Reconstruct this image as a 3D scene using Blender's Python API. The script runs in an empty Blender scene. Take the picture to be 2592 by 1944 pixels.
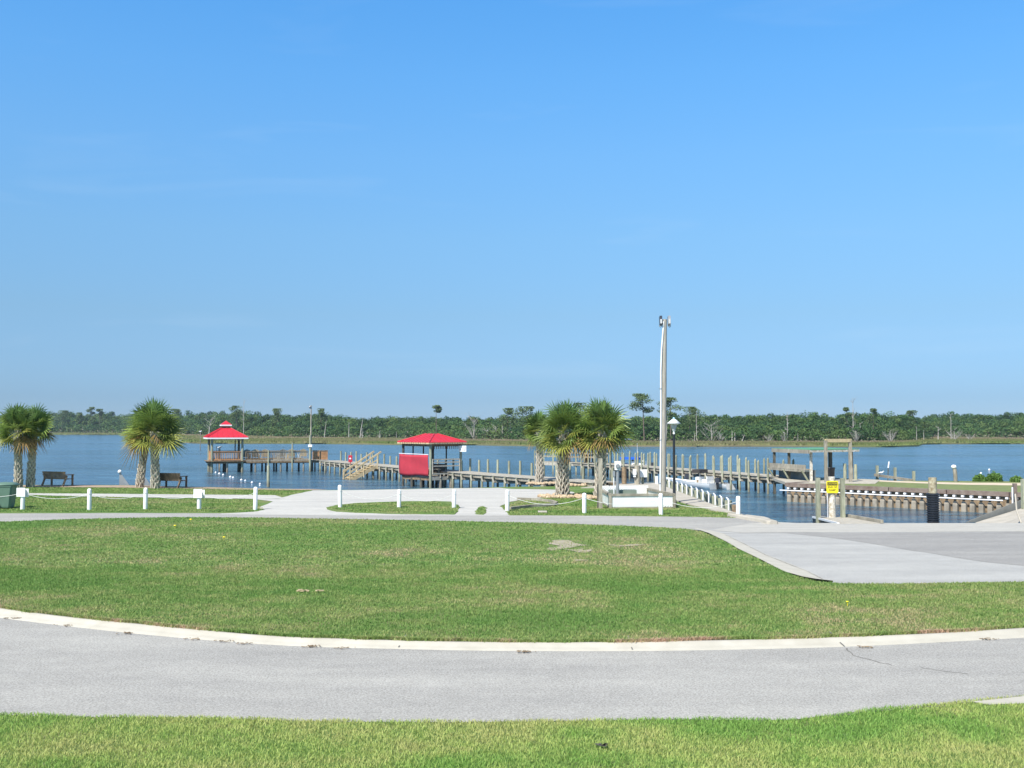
import bpy, math, random
import numpy as np
from mathutils import Vector, Matrix
random.seed(7)
R = math.radians
SC = bpy.context.scene

# ------------------------------------------------------------------ camera
FPX, HX, HY, PITCH, CAMZ = 2600.0, 1296.0, 972.0, math.atan(113/2600), 3.4
cam = bpy.data.cameras.new('camera'); cam.sensor_width = 36; cam.lens = FPX/2592*36
cam.clip_start = .1; cam.clip_end = 6000
camo = bpy.data.objects.new('camera', cam); SC.collection.objects.link(camo)
camo.location = (0, 0, CAMZ); camo.rotation_euler = (R(90)+PITCH, 0, 0)
SC.camera = camo

# ------------------------------------------------------------------ world, sun, exposure
SUN_EL, SUN_AZ = R(50), R(180+36)          # azimuth clockwise from +Y (north) of the direction towards the sun
w = bpy.data.worlds.new("World"); SC.world = w; w.use_nodes = True
nt = w.node_tree; bg = nt.nodes['Background']
sky = nt.nodes.new('ShaderNodeTexSky'); sky.sky_type = 'NISHITA'; sky.sun_disc = False
sky.sun_elevation = SUN_EL; sky.sun_rotation = SUN_AZ
sky.air_density = 1.0; sky.dust_density = 0.35; sky.ozone_density = 3.0; sky.altitude = 0
hs = nt.nodes.new('ShaderNodeHueSaturation'); hs.inputs['Saturation'].default_value = 1.0
tc = nt.nodes.new('ShaderNodeTexCoord'); sx = nt.nodes.new('ShaderNodeSeparateXYZ'); nt.links.new(tc.outputs['Generated'], sx.inputs[0])
rp = nt.nodes.new('ShaderNodeValToRGB'); nt.links.new(sx.outputs[2], rp.inputs[0])      # the clear maritime air of the day: tint of the sky by height
st = [(0.0,(.385,.583,1.0)),(.029,(.34,.508,.844)),(.109,(.513,.677,.831)),(.184,(.642,.898,1.027)),(.257,(.697,1.083,1.26)),(.326,(.674,1.209,1.463)),(.391,(.62,1.27,1.6)),(.55,(.95,1.02,1.0)),(1,(1.1,1.0,.95))]
el = rp.color_ramp.elements
while len(el) < len(st): el.new(.5)
for e_, (p_, c_) in zip(el, st): e_.position = p_; e_.color = (c_[0]/2, c_[1]/2, c_[2]/2, 1)
vm = nt.nodes.new('ShaderNodeVectorMath'); vm.operation = 'SCALE'; nt.links.new(rp.outputs[0], vm.inputs[0]); vm.inputs['Scale'].default_value = 2
vq = nt.nodes.new('ShaderNodeVectorMath'); vq.operation = 'MULTIPLY'; nt.links.new(sky.outputs[0], vq.inputs[0]); nt.links.new(vm.outputs[0], vq.inputs[1])
mpc = nt.nodes.new('ShaderNodeMapping'); mpc.inputs['Scale'].default_value = (2.2, 2.2, 16); mpc.inputs['Rotation'].default_value = (0, R(7), 0); nt.links.new(tc.outputs['Generated'], mpc.inputs[0])
nz = nt.nodes.new('ShaderNodeTexNoise'); nz.inputs['Scale'].default_value = 1.6; nz.inputs['Detail'].default_value = 7; nz.inputs['Distortion'].default_value = .6; nt.links.new(mpc.outputs[0], nz.inputs[0])
rc = nt.nodes.new('ShaderNodeValToRGB'); rc.color_ramp.elements[0].position = .58; rc.color_ramp.elements[0].color = (0,0,0,1); rc.color_ramp.elements[1].position = .85; rc.color_ramp.elements[1].color = (.10,.10,.10,1); nt.links.new(nz.outputs[0], rc.inputs[0])
mc = nt.nodes.new('ShaderNodeMix'); mc.data_type = 'RGBA'; nt.links.new(rc.outputs[0], mc.inputs[0]); nt.links.new(vq.outputs[0], mc.inputs[6]); mc.inputs[7].default_value = (5.6,6.4,7.0,1)   # faint cirrus
nt.links.new(mc.outputs[2], hs.inputs['Color']); nt.links.new(hs.outputs[0], bg.inputs[0])
bg.inputs[1].default_value = 0.11
sun = bpy.data.lights.new('sun', 'SUN'); sun.energy = 5.0; sun.angle = R(.53); sun.color = (1, .955, .88)
suno = bpy.data.objects.new('sun', sun); SC.collection.objects.link(suno)
sd = Vector((math.sin(SUN_AZ)*math.cos(SUN_EL), math.cos(SUN_AZ)*math.cos(SUN_EL), math.sin(SUN_EL)))
suno.rotation_euler = sd.to_track_quat('Z', 'Y').to_euler()
SC.view_settings.view_transform = 'Standard'; SC.view_settings.look = 'None'
SC.view_settings.exposure = 0.45; SC.view_settings.gamma = 1
SC.cycles.max_bounces = 6; SC.cycles.transparent_max_bounces = 8; SC.cycles.sample_clamp_indirect = 4

# ------------------------------------------------------------------ pixel -> world helpers
cp, sp_ = math.cos(PITCH), math.sin(PITCH)
def ray(px, py):
    a, b = (px-HX)/FPX, (HY-py)/FPX
    return Vector((a, cp - b*sp_, sp_ + b*cp))
def G(px, py, z=0.0):
    d = ray(px, py); t = (z-CAMZ)/d.z
    return Vector((0, 0, CAMZ)) + d*t
def AY(px, py, Y):
    d = ray(px, py); return Vector((0, 0, CAMZ)) + d*(Y/d.y)
def XY(px, D):                      # ground x for a pixel column at depth D
    return (px-HX)/FPX*D/cp*1.0
WZ = -0.9                           # water level

# ------------------------------------------------------------------ mesh builder
class MB:
    def __init__(s): s.v = []; s.f = []; s.sm = []; s.c = []; s.cur = None
    def add(s, vs, fs, sm=False):
        o = len(s.v); s.v += [tuple(v) for v in vs]
        for f in fs: s.f.append([i+o for i in f]); s.sm.append(sm); s.c.append(s.cur)
        return s
    def box(s, c, d, rz=0, M=None):
        x, y, z = d[0]/2, d[1]/2, d[2]/2
        vs = [Vector((a*x, b*y, k*z)) for k in (-1, 1) for a, b in ((-1,-1),(1,-1),(1,1),(-1,1))]
        m = M if M is not None else Matrix.Rotation(rz, 3, 'Z')
        vs = [m @ v + Vector(c) for v in vs]
        return s.add(vs, [(3,2,1,0),(4,5,6,7),(0,1,5,4),(1,2,6,5),(2,3,7,6),(3,0,4,7)])
    def bar(s, p0, p1, w, h, up=(0,0,1)):
        p0, p1 = Vector(p0), Vector(p1); d = (p1-p0); L = d.length; d.normalize()
        up = Vector(up)
        if abs(d.dot(up)) > .98: up = Vector((0,1,0))
        sx = d.cross(up).normalized(); sz = sx.cross(d).normalized()
        M = Matrix((sx, d, sz)).transposed()
        return s.box((p0+p1)/2, (w, L, h), M=M)
    def tube(s, pts, r, n=10, cap=True, smooth=True):
        pts = [Vector(p) for p in pts]; k = len(pts)
        rr = r if isinstance(r, (list, tuple)) else [r]*k
        vs = []; ref = None
        for i, p in enumerate(pts):
            d = (pts[min(i+1,k-1)]-pts[max(i-1,0)]).normalized()
            if ref is None:
                ref = Vector((1,0,0)) if abs(d.x) < .9 else Vector((0,1,0))
            a = (ref - d*ref.dot(d)).normalized(); b = d.cross(a); ref = a
            for j in range(n):
                t = 2*math.pi*j/n; vs.append(p + a*math.cos(t)*rr[i] + b*math.sin(t)*rr[i])
        fs = [(i*n+j, i*n+(j+1)%n, (i+1)*n+(j+1)%n, (i+1)*n+j) for i in range(k-1) for j in range(n)]
        s.add(vs, fs, smooth)
        if cap:
            s.add(vs[:n], [tuple(range(n))[::-1]]); s.add(vs[-n:], [tuple(range(n))])
        return s
    def lathe(s, prof, n=16, o=(0,0,0), smooth=True):
        o = Vector(o); vs = []
        for r, z in prof:
            for j in range(n):
                t = 2*math.pi*j/n; vs.append(o+Vector((r*math.cos(t), r*math.sin(t), z)))
        k = len(prof)
        fs = [(i*n+j, i*n+(j+1)%n, (i+1)*n+(j+1)%n, (i+1)*n+j) for i in range(k-1) for j in range(n)]
        s.add(vs, fs, smooth)
        if prof[0][0] > 1e-4: s.add(vs[:n], [tuple(range(n))[::-1]])
        if prof[-1][0] > 1e-4: s.add(vs[-n:], [tuple(range(n))])
        return s
    def prism(s, pts, z0, z1):
        n = len(pts)
        vs = [(p[0], p[1], z0) for p in pts] + [(p[0], p[1], z1) for p in pts]
        return s.add(vs, [tuple(range(n))[::-1], tuple(range(n, 2*n))] + [(i, (i+1)%n, n+(i+1)%n, n+i) for i in range(n)])
    def ball(s, c, r, n=10, m=7, sq=(1,1,1)):
        c = Vector(c); vs = []
        for i in range(m+1):
            ph = -math.pi/2 + math.pi*i/m
            for j in range(n):
                t = 2*math.pi*j/n
                vs.append(c + Vector((r*sq[0]*math.cos(ph)*math.cos(t), r*sq[1]*math.cos(ph)*math.sin(t), r*sq[2]*math.sin(ph))))
        fs = [(i*n+j, i*n+(j+1)%n, (i+1)*n+(j+1)%n, (i+1)*n+j) for i in range(m) for j in range(n)]
        return s.add(vs, fs, True)
    def build(s, name, m, parent=None, loc=None, world=True):
        """verts are world coordinates when loc is None (object placed at the parent's root), else local round loc"""
        me = bpy.data.meshes.new(name)
        vs = s.v
        if parent is not None:
            r = parent; off = Vector((0,0,0))
            while r is not None: off += Vector(r.location); r = r.parent
            if world: vs = [(v[0]-off.x, v[1]-off.y, v[2]-off.z) for v in vs]
        elif loc is None:
            xs = [v[0] for v in vs]; ys = [v[1] for v in vs]; zs = [v[2] for v in vs]
            loc = ((min(xs)+max(xs))/2, (min(ys)+max(ys))/2, min(zs))
            vs = [(v[0]-loc[0], v[1]-loc[1], v[2]-loc[2]) for v in vs]
        me.from_pydata(vs, [], s.f)
        me.polygons.foreach_set('use_smooth', s.sm)
        if any(c is not None for c in s.c):
            at = me.color_attributes.new('Col', 'FLOAT_COLOR', 'CORNER')
            arr = []
            for f, c in zip(s.f, s.c): arr += list((c or (1,1,1)))[:3]*0 + [x for _ in f for x in (*(c or (1,1,1)), 1.0)]
            at.data.foreach_set('color', arr)
        me.materials.append(m); me.update()
        o = bpy.data.objects.new(name, me); SC.collection.objects.link(o)
        if parent is not None: o.parent = parent
        elif loc is not None: o.location = loc
        return o

def tag(o, label=None, cat=None, group=None, kind=None):
    if label: o['label'] = label
    if cat: o['category'] = cat
    if group: o['group'] = group
    if kind: o['kind'] = kind
    return o
def thing(name, loc, label, cat, group=None, rz=0):
    o = bpy.data.objects.new(name, None); SC.collection.objects.link(o)
    o.empty_display_size = .2; o.location = loc; o.rotation_euler = (0, 0, rz)
    return tag(o, label, cat, group)
def dup(root, loc, rz=None, label=None, scale=None):
    def cp_(o, par):
        c = o.copy(); SC.collection.objects.link(c); c.parent = par
        for ch in list(o.children): cp_(ch, c)
        return c
    r = cp_(root, None); r.location = loc
    if rz is not None: r.rotation_euler = (0, 0, rz)
    if scale: r.scale = scale
    if label: r['label'] = label
    return r
def npmesh(name, V, F4, m, cols=None, parent=None, smooth=False):
    """V (n,3), F4 (k,q) numpy arrays"""
    me = bpy.data.meshes.new(name); q = F4.shape[1]
    me.vertices.add(len(V)); me.vertices.foreach_set('co', V.astype(np.float32).ravel())
    me.loops.add(F4.size); me.loops.foreach_set('vertex_index', F4.astype(np.int32).ravel())
    me.polygons.add(len(F4)); me.polygons.foreach_set('loop_start', (np.arange(len(F4))*q).astype(np.int32))
    me.update(calc_edges=True)
    if cols is not None:
        at = me.color_attributes.new('Col', 'FLOAT_COLOR', 'CORNER')
        c = np.ones((len(F4), q, 4), np.float32); c[:, :, :3] = cols[:, None, :]
        at.data.foreach_set('color', c.ravel())
    if smooth: me.polygons.foreach_set('use_smooth', [True]*len(F4))
    me.materials.append(m)
    o = bpy.data.objects.new(name, me); SC.collection.objects.link(o)
    if parent is not None: o.parent = parent
    return o

# ------------------------------------------------------------------ materials
def newmat(name):
    m = bpy.data.materials.new(name); m.use_nodes = True
    return m, m.node_tree, m.node_tree.nodes['Principled BSDF']
def N(nt, t, **k):
    n = nt.nodes.new(t)
    for a, b in k.items():
        if a.startswith('_'): setattr(n, a[1:], b)
        else: n.inputs[a.replace('__', ' ')].default_value = b
    return n
def ramp(nt, fac, stops):
    r = nt.nodes.new('ShaderNodeValToRGB'); e = r.color_ramp.elements
    while len(e) < len(stops): e.new(.5)
    for el, (p, c) in zip(e, stops): el.position = p; el.color = (*c, 1) if len(c) == 3 else c
    nt.links.new(fac, r.inputs[0]); return r.outputs[0]
def noise(nt, vec, scale, detail=4, rough=.55, dist=0):
    n = N(nt, 'ShaderNodeTexNoise', Scale=scale, Detail=detail, Roughness=rough, Distortion=dist)
    if vec is not None: nt.links.new(vec, n.inputs['Vector'])
    return n.outputs['Fac']
def geo(nt, kind='pos', sc=None):
    if kind == 'pos': o = nt.nodes.new('ShaderNodeNewGeometry').outputs['Position']
    else: o = nt.nodes.new('ShaderNodeTexCoord').outputs['Object']
    if sc:
        mp = nt.nodes.new('ShaderNodeMapping'); mp.inputs['Scale'].default_value = sc
        nt.links.new(o, mp.inputs['Vector']); o = mp.outputs[0]
    return o
def mixc(nt, f, a, b, mode='MIX'):
    m = nt.nodes.new('ShaderNodeMix'); m.data_type = 'RGBA'; m.blend_type = mode
    for sock, val in ((m.inputs[0], f), (m.inputs[6], a), (m.inputs[7], b)):
        if isinstance(val, (int, float)): sock.default_value = val
        elif isinstance(val, (tuple, list)): sock.default_value = (*val, 1)
        else: nt.links.new(val, sock)
    return m.outputs[2]
def bump(nt, h, strength, dist, bsdf):
    b = N(nt, 'ShaderNodeBump', Strength=strength, Distance=dist); nt.links.new(h, b.inputs['Height'])
    nt.links.new(b.outputs[0], bsdf.inputs['Normal']); return b
def simple(name, c, rough=.6, var=.12, scale=3, metal=0, bm=.0, coord='pos', csc=None, c2=None, spec=None):
    """base colour with noise variation between c and c2 (or darker c)"""
    m, nt, b = newmat(name); g = geo(nt, coord, csc)
    f = noise(nt, g, scale, 5, .6)
    c2 = c2 or tuple(x*(1-var*2) for x in c)
    col = ramp(nt, f, [(.32, c2), (.68, c)])
    nt.links.new(col, b.inputs['Base Color']); b.inputs['Roughness'].default_value = rough
    b.inputs['Metallic'].default_value = metal
    if spec is not None: b.inputs['Specular IOR Level'].default_value = spec
    if bm: bump(nt, f, bm, .02, b)
    return m
M = {}
def tidal(name, c, c2, scale=4):
    """weathered timber that is darker and browner below the high-tide line"""
    m, nt, b = newmat(name); g = geo(nt, 'pos', (2.5,2.5,.7)); f = noise(nt, g, scale, 5, .6); big = noise(nt, geo(nt,'pos',(1.3,1.3,.2)), 1.0, 2, .5)
    col = ramp(nt, f, [(.32, c2), (.68, c)])
    col = mixc(nt, 1, col, ramp(nt, big, [(.35, (.72,.70,.68)), (.65, (1.12,1.1,1.08))]), 'MULTIPLY')
    sx = nt.nodes.new('ShaderNodeSeparateXYZ'); nt.links.new(nt.nodes.new('ShaderNodeNewGeometry').outputs['Position'], sx.inputs[0])
    a = nt.nodes.new('ShaderNodeMath'); a.operation = 'MULTIPLY_ADD'; nt.links.new(f, a.inputs[0]); a.inputs[1].default_value = .35; nt.links.new(sx.outputs[2], a.inputs[2])
    mr = nt.nodes.new('ShaderNodeMapRange'); nt.links.new(a.outputs[0], mr.inputs['Value']); mr.inputs['From Min'].default_value = -.52; mr.inputs['From Max'].default_value = -.22
    col = mixc(nt, mr.outputs[0], tuple(x*.42+y for x, y in zip(c, (.035,.02,.01))), col)
    nt.links.new(col, b.inputs['Base Color']); b.inputs['Roughness'].default_value = .85; bump(nt, f, .4, .02, b); return m
GR = (2.5, 2.5, .7)
M['wood_grey'] = tidal('weathered_grey_wood', (.42,.39,.32), (.22,.20,.15))
M['wood_green'] = tidal('treated_green_wood', (.42,.43,.31), (.24,.26,.18))
M['wood_tan'] = simple('new_tan_wood', (.62,.50,.30), .8, c2=(.42,.32,.18), scale=4, bm=.3)
M['wood_orange'] = simple('stained_orange_wood', (.56,.30,.14), .75, c2=(.36,.18,.08), scale=4, bm=.3)
M['wood_brown'] = simple('brown_wood', (.33,.24,.14), .8, c2=(.14,.095,.06), scale=5, bm=.3)
M['wood_dark'] = simple('dark_wood', (.13,.12,.09), .8, c2=(.05,.05,.045), scale=4, bm=.3)  # darker timber, used on most rear posts and piles under the decks
M['wood_redcap'] = simple('red_brown_cap_timber', (.25,.205,.165), .85, c2=(.15,.10,.08), scale=3, bm=.3)
M['deckboards'] = simple('pale_deck_boards', (.50,.46,.38), .9, c2=(.33,.30,.24), scale=5, bm=.3)
M['white'] = simple('white_paint', (.90,.90,.88), .5, c2=(.82,.82,.79), scale=3)
M['white_old'] = simple('peeling_white_paint', (.80,.78,.72), .7, c2=(.34,.27,.16), scale=7, bm=.3)
M['white_pvc'] = simple('white_plastic_pipe', (.84,.84,.84), .3, var=.03)
M['red_roof'] = simple('red_metal_roof', (.56,.028,.048), .42, var=.06, scale=1.2)
M['red_canvas'] = simple('red_canvas', (.47,.035,.055), .8, var=.08, scale=2)
M['black'] = simple('black_paint', (.02,.022,.025), .4, var=.1)
M['black_plastic'] = simple('black_ribbed_plastic', (.022,.026,.034), .38, var=.1)
M['grey_metal'] = simple('grey_galvanised_metal', (.45,.46,.46), .45, metal=.6, var=.1)
M['pale_metal'] = simple('pale_roof_sheet', (.70,.74,.78), .4, metal=.15, var=.06)
M['green_bin'] = simple('green_bin_plastic', (.13,.22,.16), .5, var=.08)
M['lid_green'] = simple('grey_green_lid', (.22,.26,.21), .6, var=.1)
M['concrete'] = simple('pale_concrete', (.47,.43,.36), .9, c2=(.36,.33,.27), scale=1.5, bm=.15)
M['kerb'] = simple('kerb_concrete', (.48,.455,.385), .9, c2=(.40,.375,.31), scale=2.2, bm=.15)
M['wallgrey'] = simple('grey_retaining_concrete', (.33,.32,.28), .9, c2=(.24,.235,.2), scale=1.3, bm=.2)
M['gelcoat'] = simple('white_boat_gelcoat', (.84,.84,.82), .2, var=.02)
M['hullblue'] = simple('pale_blue_hull', (.42,.50,.58), .25, var=.05)
M['dark_canvas'] = simple('dark_brown_canvas', (.06,.05,.045), .85, var=.1)
M['blue_canvas'] = simple('blue_canvas', (.01,.12,.62), .7, var=.08)
M['motor'] = simple('dark_grey_motor', (.05,.055,.07), .3, var=.1)
M['yellow'] = simple('yellow_sign_paint', (.92,.74,.02), .5, var=.03)
M['bark'] = simple('palm_bark', (.22,.18,.13), .9, c2=(.10,.08,.06), scale=9, bm=.5)
M['boot'] = simple('palm_boot', (.66,.59,.48), .9, c2=(.42,.36,.28), scale=4, bm=.4)
M['snag'] = simple('bare_grey_wood', (.50,.47,.42), .9, c2=(.30,.28,.24), scale=2)
M['pinebark'] = simple('pine_bark', (.20,.15,.12), .9, c2=(.12,.09,.07), scale=2)
M['rock'] = simple('tan_rock', (.60,.47,.31), .9, c2=(.34,.24,.15), scale=6, bm=.4)
M['sand'] = simple('sand', (.62,.52,.38), .95, c2=(.50,.41,.29), scale=2, bm=.2)
M['pole_wood'] = simple('pale_pole_wood', (.42,.395,.34), .85, c2=(.29,.265,.22), scale=5, csc=(3,3,.5), bm=.3)
M['bank_grass'] = simple('dry_olive_grass', (.19,.22,.075), 1, c2=(.12,.15,.045), scale=3, bm=.3)
M['mottled'] = simple('mottled_pile_wood', (.52,.48,.34), .85, c2=(.20,.15,.08), scale=7, bm=.3)
M['rope'] = simple('white_rope', (.72,.72,.68), .9, var=.08)
M['glass'] = simple('frosted_lamp_glass', (.50,.51,.50), .25, var=.03)
M['tan_panel'] = simple('bulkhead_panel', (.37,.325,.255), .85, c2=(.19,.165,.13), scale=2.2, bm=.3)
M['slate'] = simple('blue_grey_panel', (.16,.20,.22), .7, var=.1)
M['gull'] = simple('white_feathers', (.80,.80,.78), .8, var=.04)

def foliage(name, tr=.25, rough=.55):
    m, nt, b = newmat(name)
    a = nt.nodes.new('ShaderNodeAttribute'); a.attribute_name = 'Col'
    nt.links.new(a.outputs['Color'], b.inputs['Base Color']); b.inputs['Roughness'].default_value = rough
    b.inputs['Specular IOR Level'].default_value = .3
    t = nt.nodes.new('ShaderNodeBsdfTranslucent'); nt.links.new(a.outputs['Color'], t.inputs[0])
    mx = nt.nodes.new('ShaderNodeMixShader'); mx.inputs[0].default_value = tr
    nt.links.new(b.outputs[0], mx.inputs[1]); nt.links.new(t.outputs[0], mx.inputs[2])
    nt.links.new(mx.outputs[0], nt.nodes['Material Output'].inputs[0]); return m
M['leaf'] = foliage('palm_leaf', .3, .4); M['tree_leaf'] = foliage('tree_leaf', .2, .7); M['grass_blade'] = foliage('grass_blade', .35, .7)

def grass_ground():
    m, nt, b = newmat('lawn_grass'); g = geo(nt)
    big = noise(nt, g, .22, 4, .6, .5); mid = noise(nt, g, 1.1, 5, .65); fine = noise(nt, g, 26, 4, .7)
    c1 = ramp(nt, big, [(.36, (.12,.22,.055)), (.50, (.17,.24,.075)), (.64, (.25,.245,.115))])
    c2 = ramp(nt, mid, [(.33, (.07,.19,.04)), (.52, (.15,.23,.07)), (.70, (.26,.225,.125))])
    c = mixc(nt, .55, c1, c2)
    f = ramp(nt, fine, [(.28, (.50,.50,.50)), (.72, (1.35,1.35,1.35))])
    c = mixc(nt, 1.0, c, f, 'MULTIPLY')
    nt.links.new(c, b.inputs['Base Color']); b.inputs['Roughness'].default_value = 1; b.inputs['Specular IOR Level'].default_value = .1
    bump(nt, fine, .8, .05, b); return m
M['grass'] = grass_ground()
def asphalt(name, c, cd, cl):
    m, nt, b = newmat(name); g = geo(nt)
    f = noise(nt, g, 34, 4, .85); mid = noise(nt, g, 2.2, 6, .65)
    gs = geo(nt, 'pos', (.25, 1.4, 1)); st = noise(nt, gs, .8, 4, .6)
    col = ramp(nt, f, [(.36, cd), (.50, c), (.64, cl)])
    s2 = ramp(nt, st, [(.3, (.86,.86,.865)), (.7, (1.09,1.09,1.08))])
    s3 = ramp(nt, mid, [(.3, (.93,.93,.93)), (.7, (1.05,1.05,1.05))])
    col = mixc(nt, 1, col, s2, 'MULTIPLY'); col = mixc(nt, 1, col, s3, 'MULTIPLY')
    vo = N(nt, 'ShaderNodeTexVoronoi', Scale=32); nt.links.new(g, vo.inputs['Vector'])
    sp = ramp(nt, vo.outputs['Distance'], [(.05, (1,1,1)), (.16, (0,0,0))])
    wv = nt.nodes.new('ShaderNodeTexWhiteNoise'); nt.links.new(vo.outputs['Position'], wv.inputs['Vector'])
    sel = ramp(nt, wv.outputs['Value'], [(.90, (0,0,0)), (.94, (1,1,1))])
    msk = mixc(nt, 1, sp, sel, 'MULTIPLY')
    col = mixc(nt, msk, col, (.85,.85,.83))
    nt.links.new(col, b.inputs['Base Color']); b.inputs['Roughness'].default_value = .9
    bump(nt, f, .5, .01, b); return m
M['asphalt'] = asphalt('bleached_asphalt', (.34,.328,.298), (.21,.203,.182), (.47,.457,.42))
M['lot'] = asphalt('lot_asphalt', (.375,.37,.345), (.28,.275,.26), (.46,.455,.43))
M['lot_dark'] = asphalt('darker_lot_asphalt', (.28,.27,.25), (.20,.195,.18), (.36,.35,.33))
M['gravel'] = asphalt('pale_gravel', (.47,.455,.415), (.38,.365,.325), (.56,.545,.505))
M['apron'] = asphalt('concrete_apron', (.41,.395,.35), (.34,.325,.285), (.48,.46,.42))

def water():
    m, nt, b = newmat('river_water')
    g1 = geo(nt, 'pos', (.55, 1.0, 1)); g2 = geo(nt, 'pos', (.35, 1.0, 1))
    a = noise(nt, g1, 1.7, 6, .62, .4); c = noise(nt, g2, .30, 4, .5); st = noise(nt, geo(nt, 'pos', (.006, .05, 1)), 1, 5, .6)
    ma = nt.nodes.new('ShaderNodeMath'); ma.operation = 'MULTIPLY_ADD'; nt.links.new(c, ma.inputs[0]); ma.inputs[1].default_value = 2.6; nt.links.new(a, ma.inputs[2])
    bp = N(nt, 'ShaderNodeBump', Strength=1.0, Distance=.22); nt.links.new(ma.outputs[0], bp.inputs['Height'])
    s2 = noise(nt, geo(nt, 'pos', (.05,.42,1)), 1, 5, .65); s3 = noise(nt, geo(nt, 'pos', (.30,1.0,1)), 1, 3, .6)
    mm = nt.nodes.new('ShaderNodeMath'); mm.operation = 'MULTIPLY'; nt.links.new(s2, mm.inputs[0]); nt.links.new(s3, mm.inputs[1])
    rs = ramp(nt, mm.outputs[0], [(.15, (.25,)*3), (.34, (1.0,)*3)]); nt.links.new(rs, bp.inputs['Strength'])
    nt.links.new(bp.outputs[0], b.inputs['Normal'])
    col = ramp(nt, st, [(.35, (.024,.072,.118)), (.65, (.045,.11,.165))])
    col = mixc(nt, 1, col, ramp(nt, mm.outputs[0], [(.16, (.20,.26,.36)), (.34, (1.9,1.7,1.55))]), 'MULTIPLY')  # bright and dark of the ripples put into the base colour as streaks
    nt.links.new(col, b.inputs['Base Color'])
    rr = ramp(nt, st, [(.35, (.10,)*3), (.65, (.2,)*3)]); nt.links.new(rr, b.inputs['Roughness'])
    b.inputs['IOR'].default_value = 1.33
    return m
M['water'] = water()
def marsh():
    m, nt, b = newmat('marsh_ground'); g = geo(nt, 'pos', (.01, .06, 1)); f = noise(nt, g, 1, 6, .65)
    f2 = noise(nt, geo(nt, 'pos', (.2,.5,1)), 1, 5, .7)
    c = ramp(nt, f, [(.38, (.10,.135,.04)), (.5, (.15,.155,.06)), (.62, (.22,.17,.11))])
    c = mixc(nt, .35, c, ramp(nt, f2, [(.3, (.08,.09,.03)), (.7, (.26,.23,.15))]))
    nt.links.new(c, b.inputs['Base Color']); b.inputs['Roughness'].default_value = 1; return m
M['marsh'] = marsh()
# ------------------------------------------------------------------ the setting
def resample(pts, step, jit=0.0, seed=1):
    rnd = random.Random(seed); out = []
    n = len(pts)
    for i in range(n):
        a, b = Vector(pts[i][:2]), Vector(pts[(i+1) % n][:2]); L = (b-a).length; k = max(1, int(L/step))
        nn = Vector((-(b-a).y, (b-a).x)).normalized() if L > 1e-6 else Vector((0,0))
        for j in range(k):
            p = a.lerp(b, j/k)
            if jit: p = p + nn*rnd.gauss(0, jit)
            out.append((p.x, p.y))
    return out
def smooth_line(pts, it=2):
    for _ in range(it):
        o = [pts[0]]
        for a, b in zip(pts, pts[1:]):
            o += [(a[0]*.75+b[0]*.25, a[1]*.75+b[1]*.25), (a[0]*.25+b[0]*.75, a[1]*.25+b[1]*.75)]
        o.append(pts[-1]); pts = o
    return pts
def px2g(pl, z=0.0): return [tuple(G(px, py, z).xy) for px, py in pl]
def sheet(name, pts, z, m, label=None, thick=None, kind='structure', jit=0, step=1.0, seed=1):
    if jit or step < 50: pts = resample(pts, step, jit, seed)
    mb = MB(); n = len(pts)
    mb.add([(x, y, z) for x, y in pts], [tuple(range(n))])
    if thick: mb.add([(x, y, z) for x, y in pts]+[(x, y, z-thick) for x, y in pts], [(i, i+n, (i+1)%n+n, (i+1)%n) for i in range(n)])
    o = mb.build(name, m); o['kind'] = kind
    me = o.data
    import bmesh
    bm = bmesh.new(); bm.from_mesh(me); bmesh.ops.triangulate(bm, faces=[f for f in bm.faces if len(f.verts) > 4]); 
    bmesh.ops.recalc_face_normals(bm, faces=bm.faces)
    for f in bm.faces:
        if abs(f.normal.z) > .9 and f.normal.z < 0: f.normal_flip()
    bm.to_mesh(me); bm.free()
    if label: o['label'] = label
    return o

# water to the horizon
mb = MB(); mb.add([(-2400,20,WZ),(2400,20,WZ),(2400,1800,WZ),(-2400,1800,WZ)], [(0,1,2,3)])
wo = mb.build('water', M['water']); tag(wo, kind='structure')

# land: grass-covered ground with a vertical timber-and-concrete edge down into the water
shore_px = [(-900,1236),(0,1227),(330,1228),(500,1232),(650,1236),(790,1238),(800,1240),(900,1240),(1000,1238),(1180,1235),(1300,1232),(1500,1230),(1660,1224)]
shore = px2g(shore_px)
basin_left = [(8.95, 60.0), (8.95, 41.0), (9.25, 38.6)]
apron = [(9.9, 37.4), (10.2, 37.1), (24, 37.1), (60, 37.1)]
land = shore + basin_left + apron + [(60,-60),(-70,-60),(-70,shore[0][1])]
sheet('ground', land, 0, M['grass'], thick=1.6, step=100)

# far marsh peninsula and bank
mz = -0.6
mf = [(-1400,1100),(100,1100.5),(330,1101),(430,1105),(442,1112),(494,1113),(492,1116),(462,1120.5),(500,1122.5),(620,1123),(700,1123),(860,1124),(1000,1126),(1120,1127),(1200,1127),(1400,1130.5),(1560,1130),(1760,1131),(1900,1130.5),(2060,1131),(2250,1132),(2320,1129.5),(2335,1125),(2400,1124),(2592,1124),(3100,1124)]
mfront = [tuple(G(a, b, WZ).xy) for a, b in mf]
rnd = random.Random(3)
mfr = []
for a, b in zip(mfront, mfront[1:]):
    L = math.dist(a, b); k = max(1, int(L/6))
    for j in range(k):
        t = j/k; mfr.append((a[0]+(b[0]-a[0])*t, a[1]+(b[1]-a[1])*t + rnd.uniform(-1.2, 1.2)*(b[1]/250)))
mfr.append(mfront[-1])
mars = mfr + [(1500, 1700), (-1600, 1700)]
sheet('marsh', mars, mz, M['marsh'], thick=.8, step=1e9)

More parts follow.
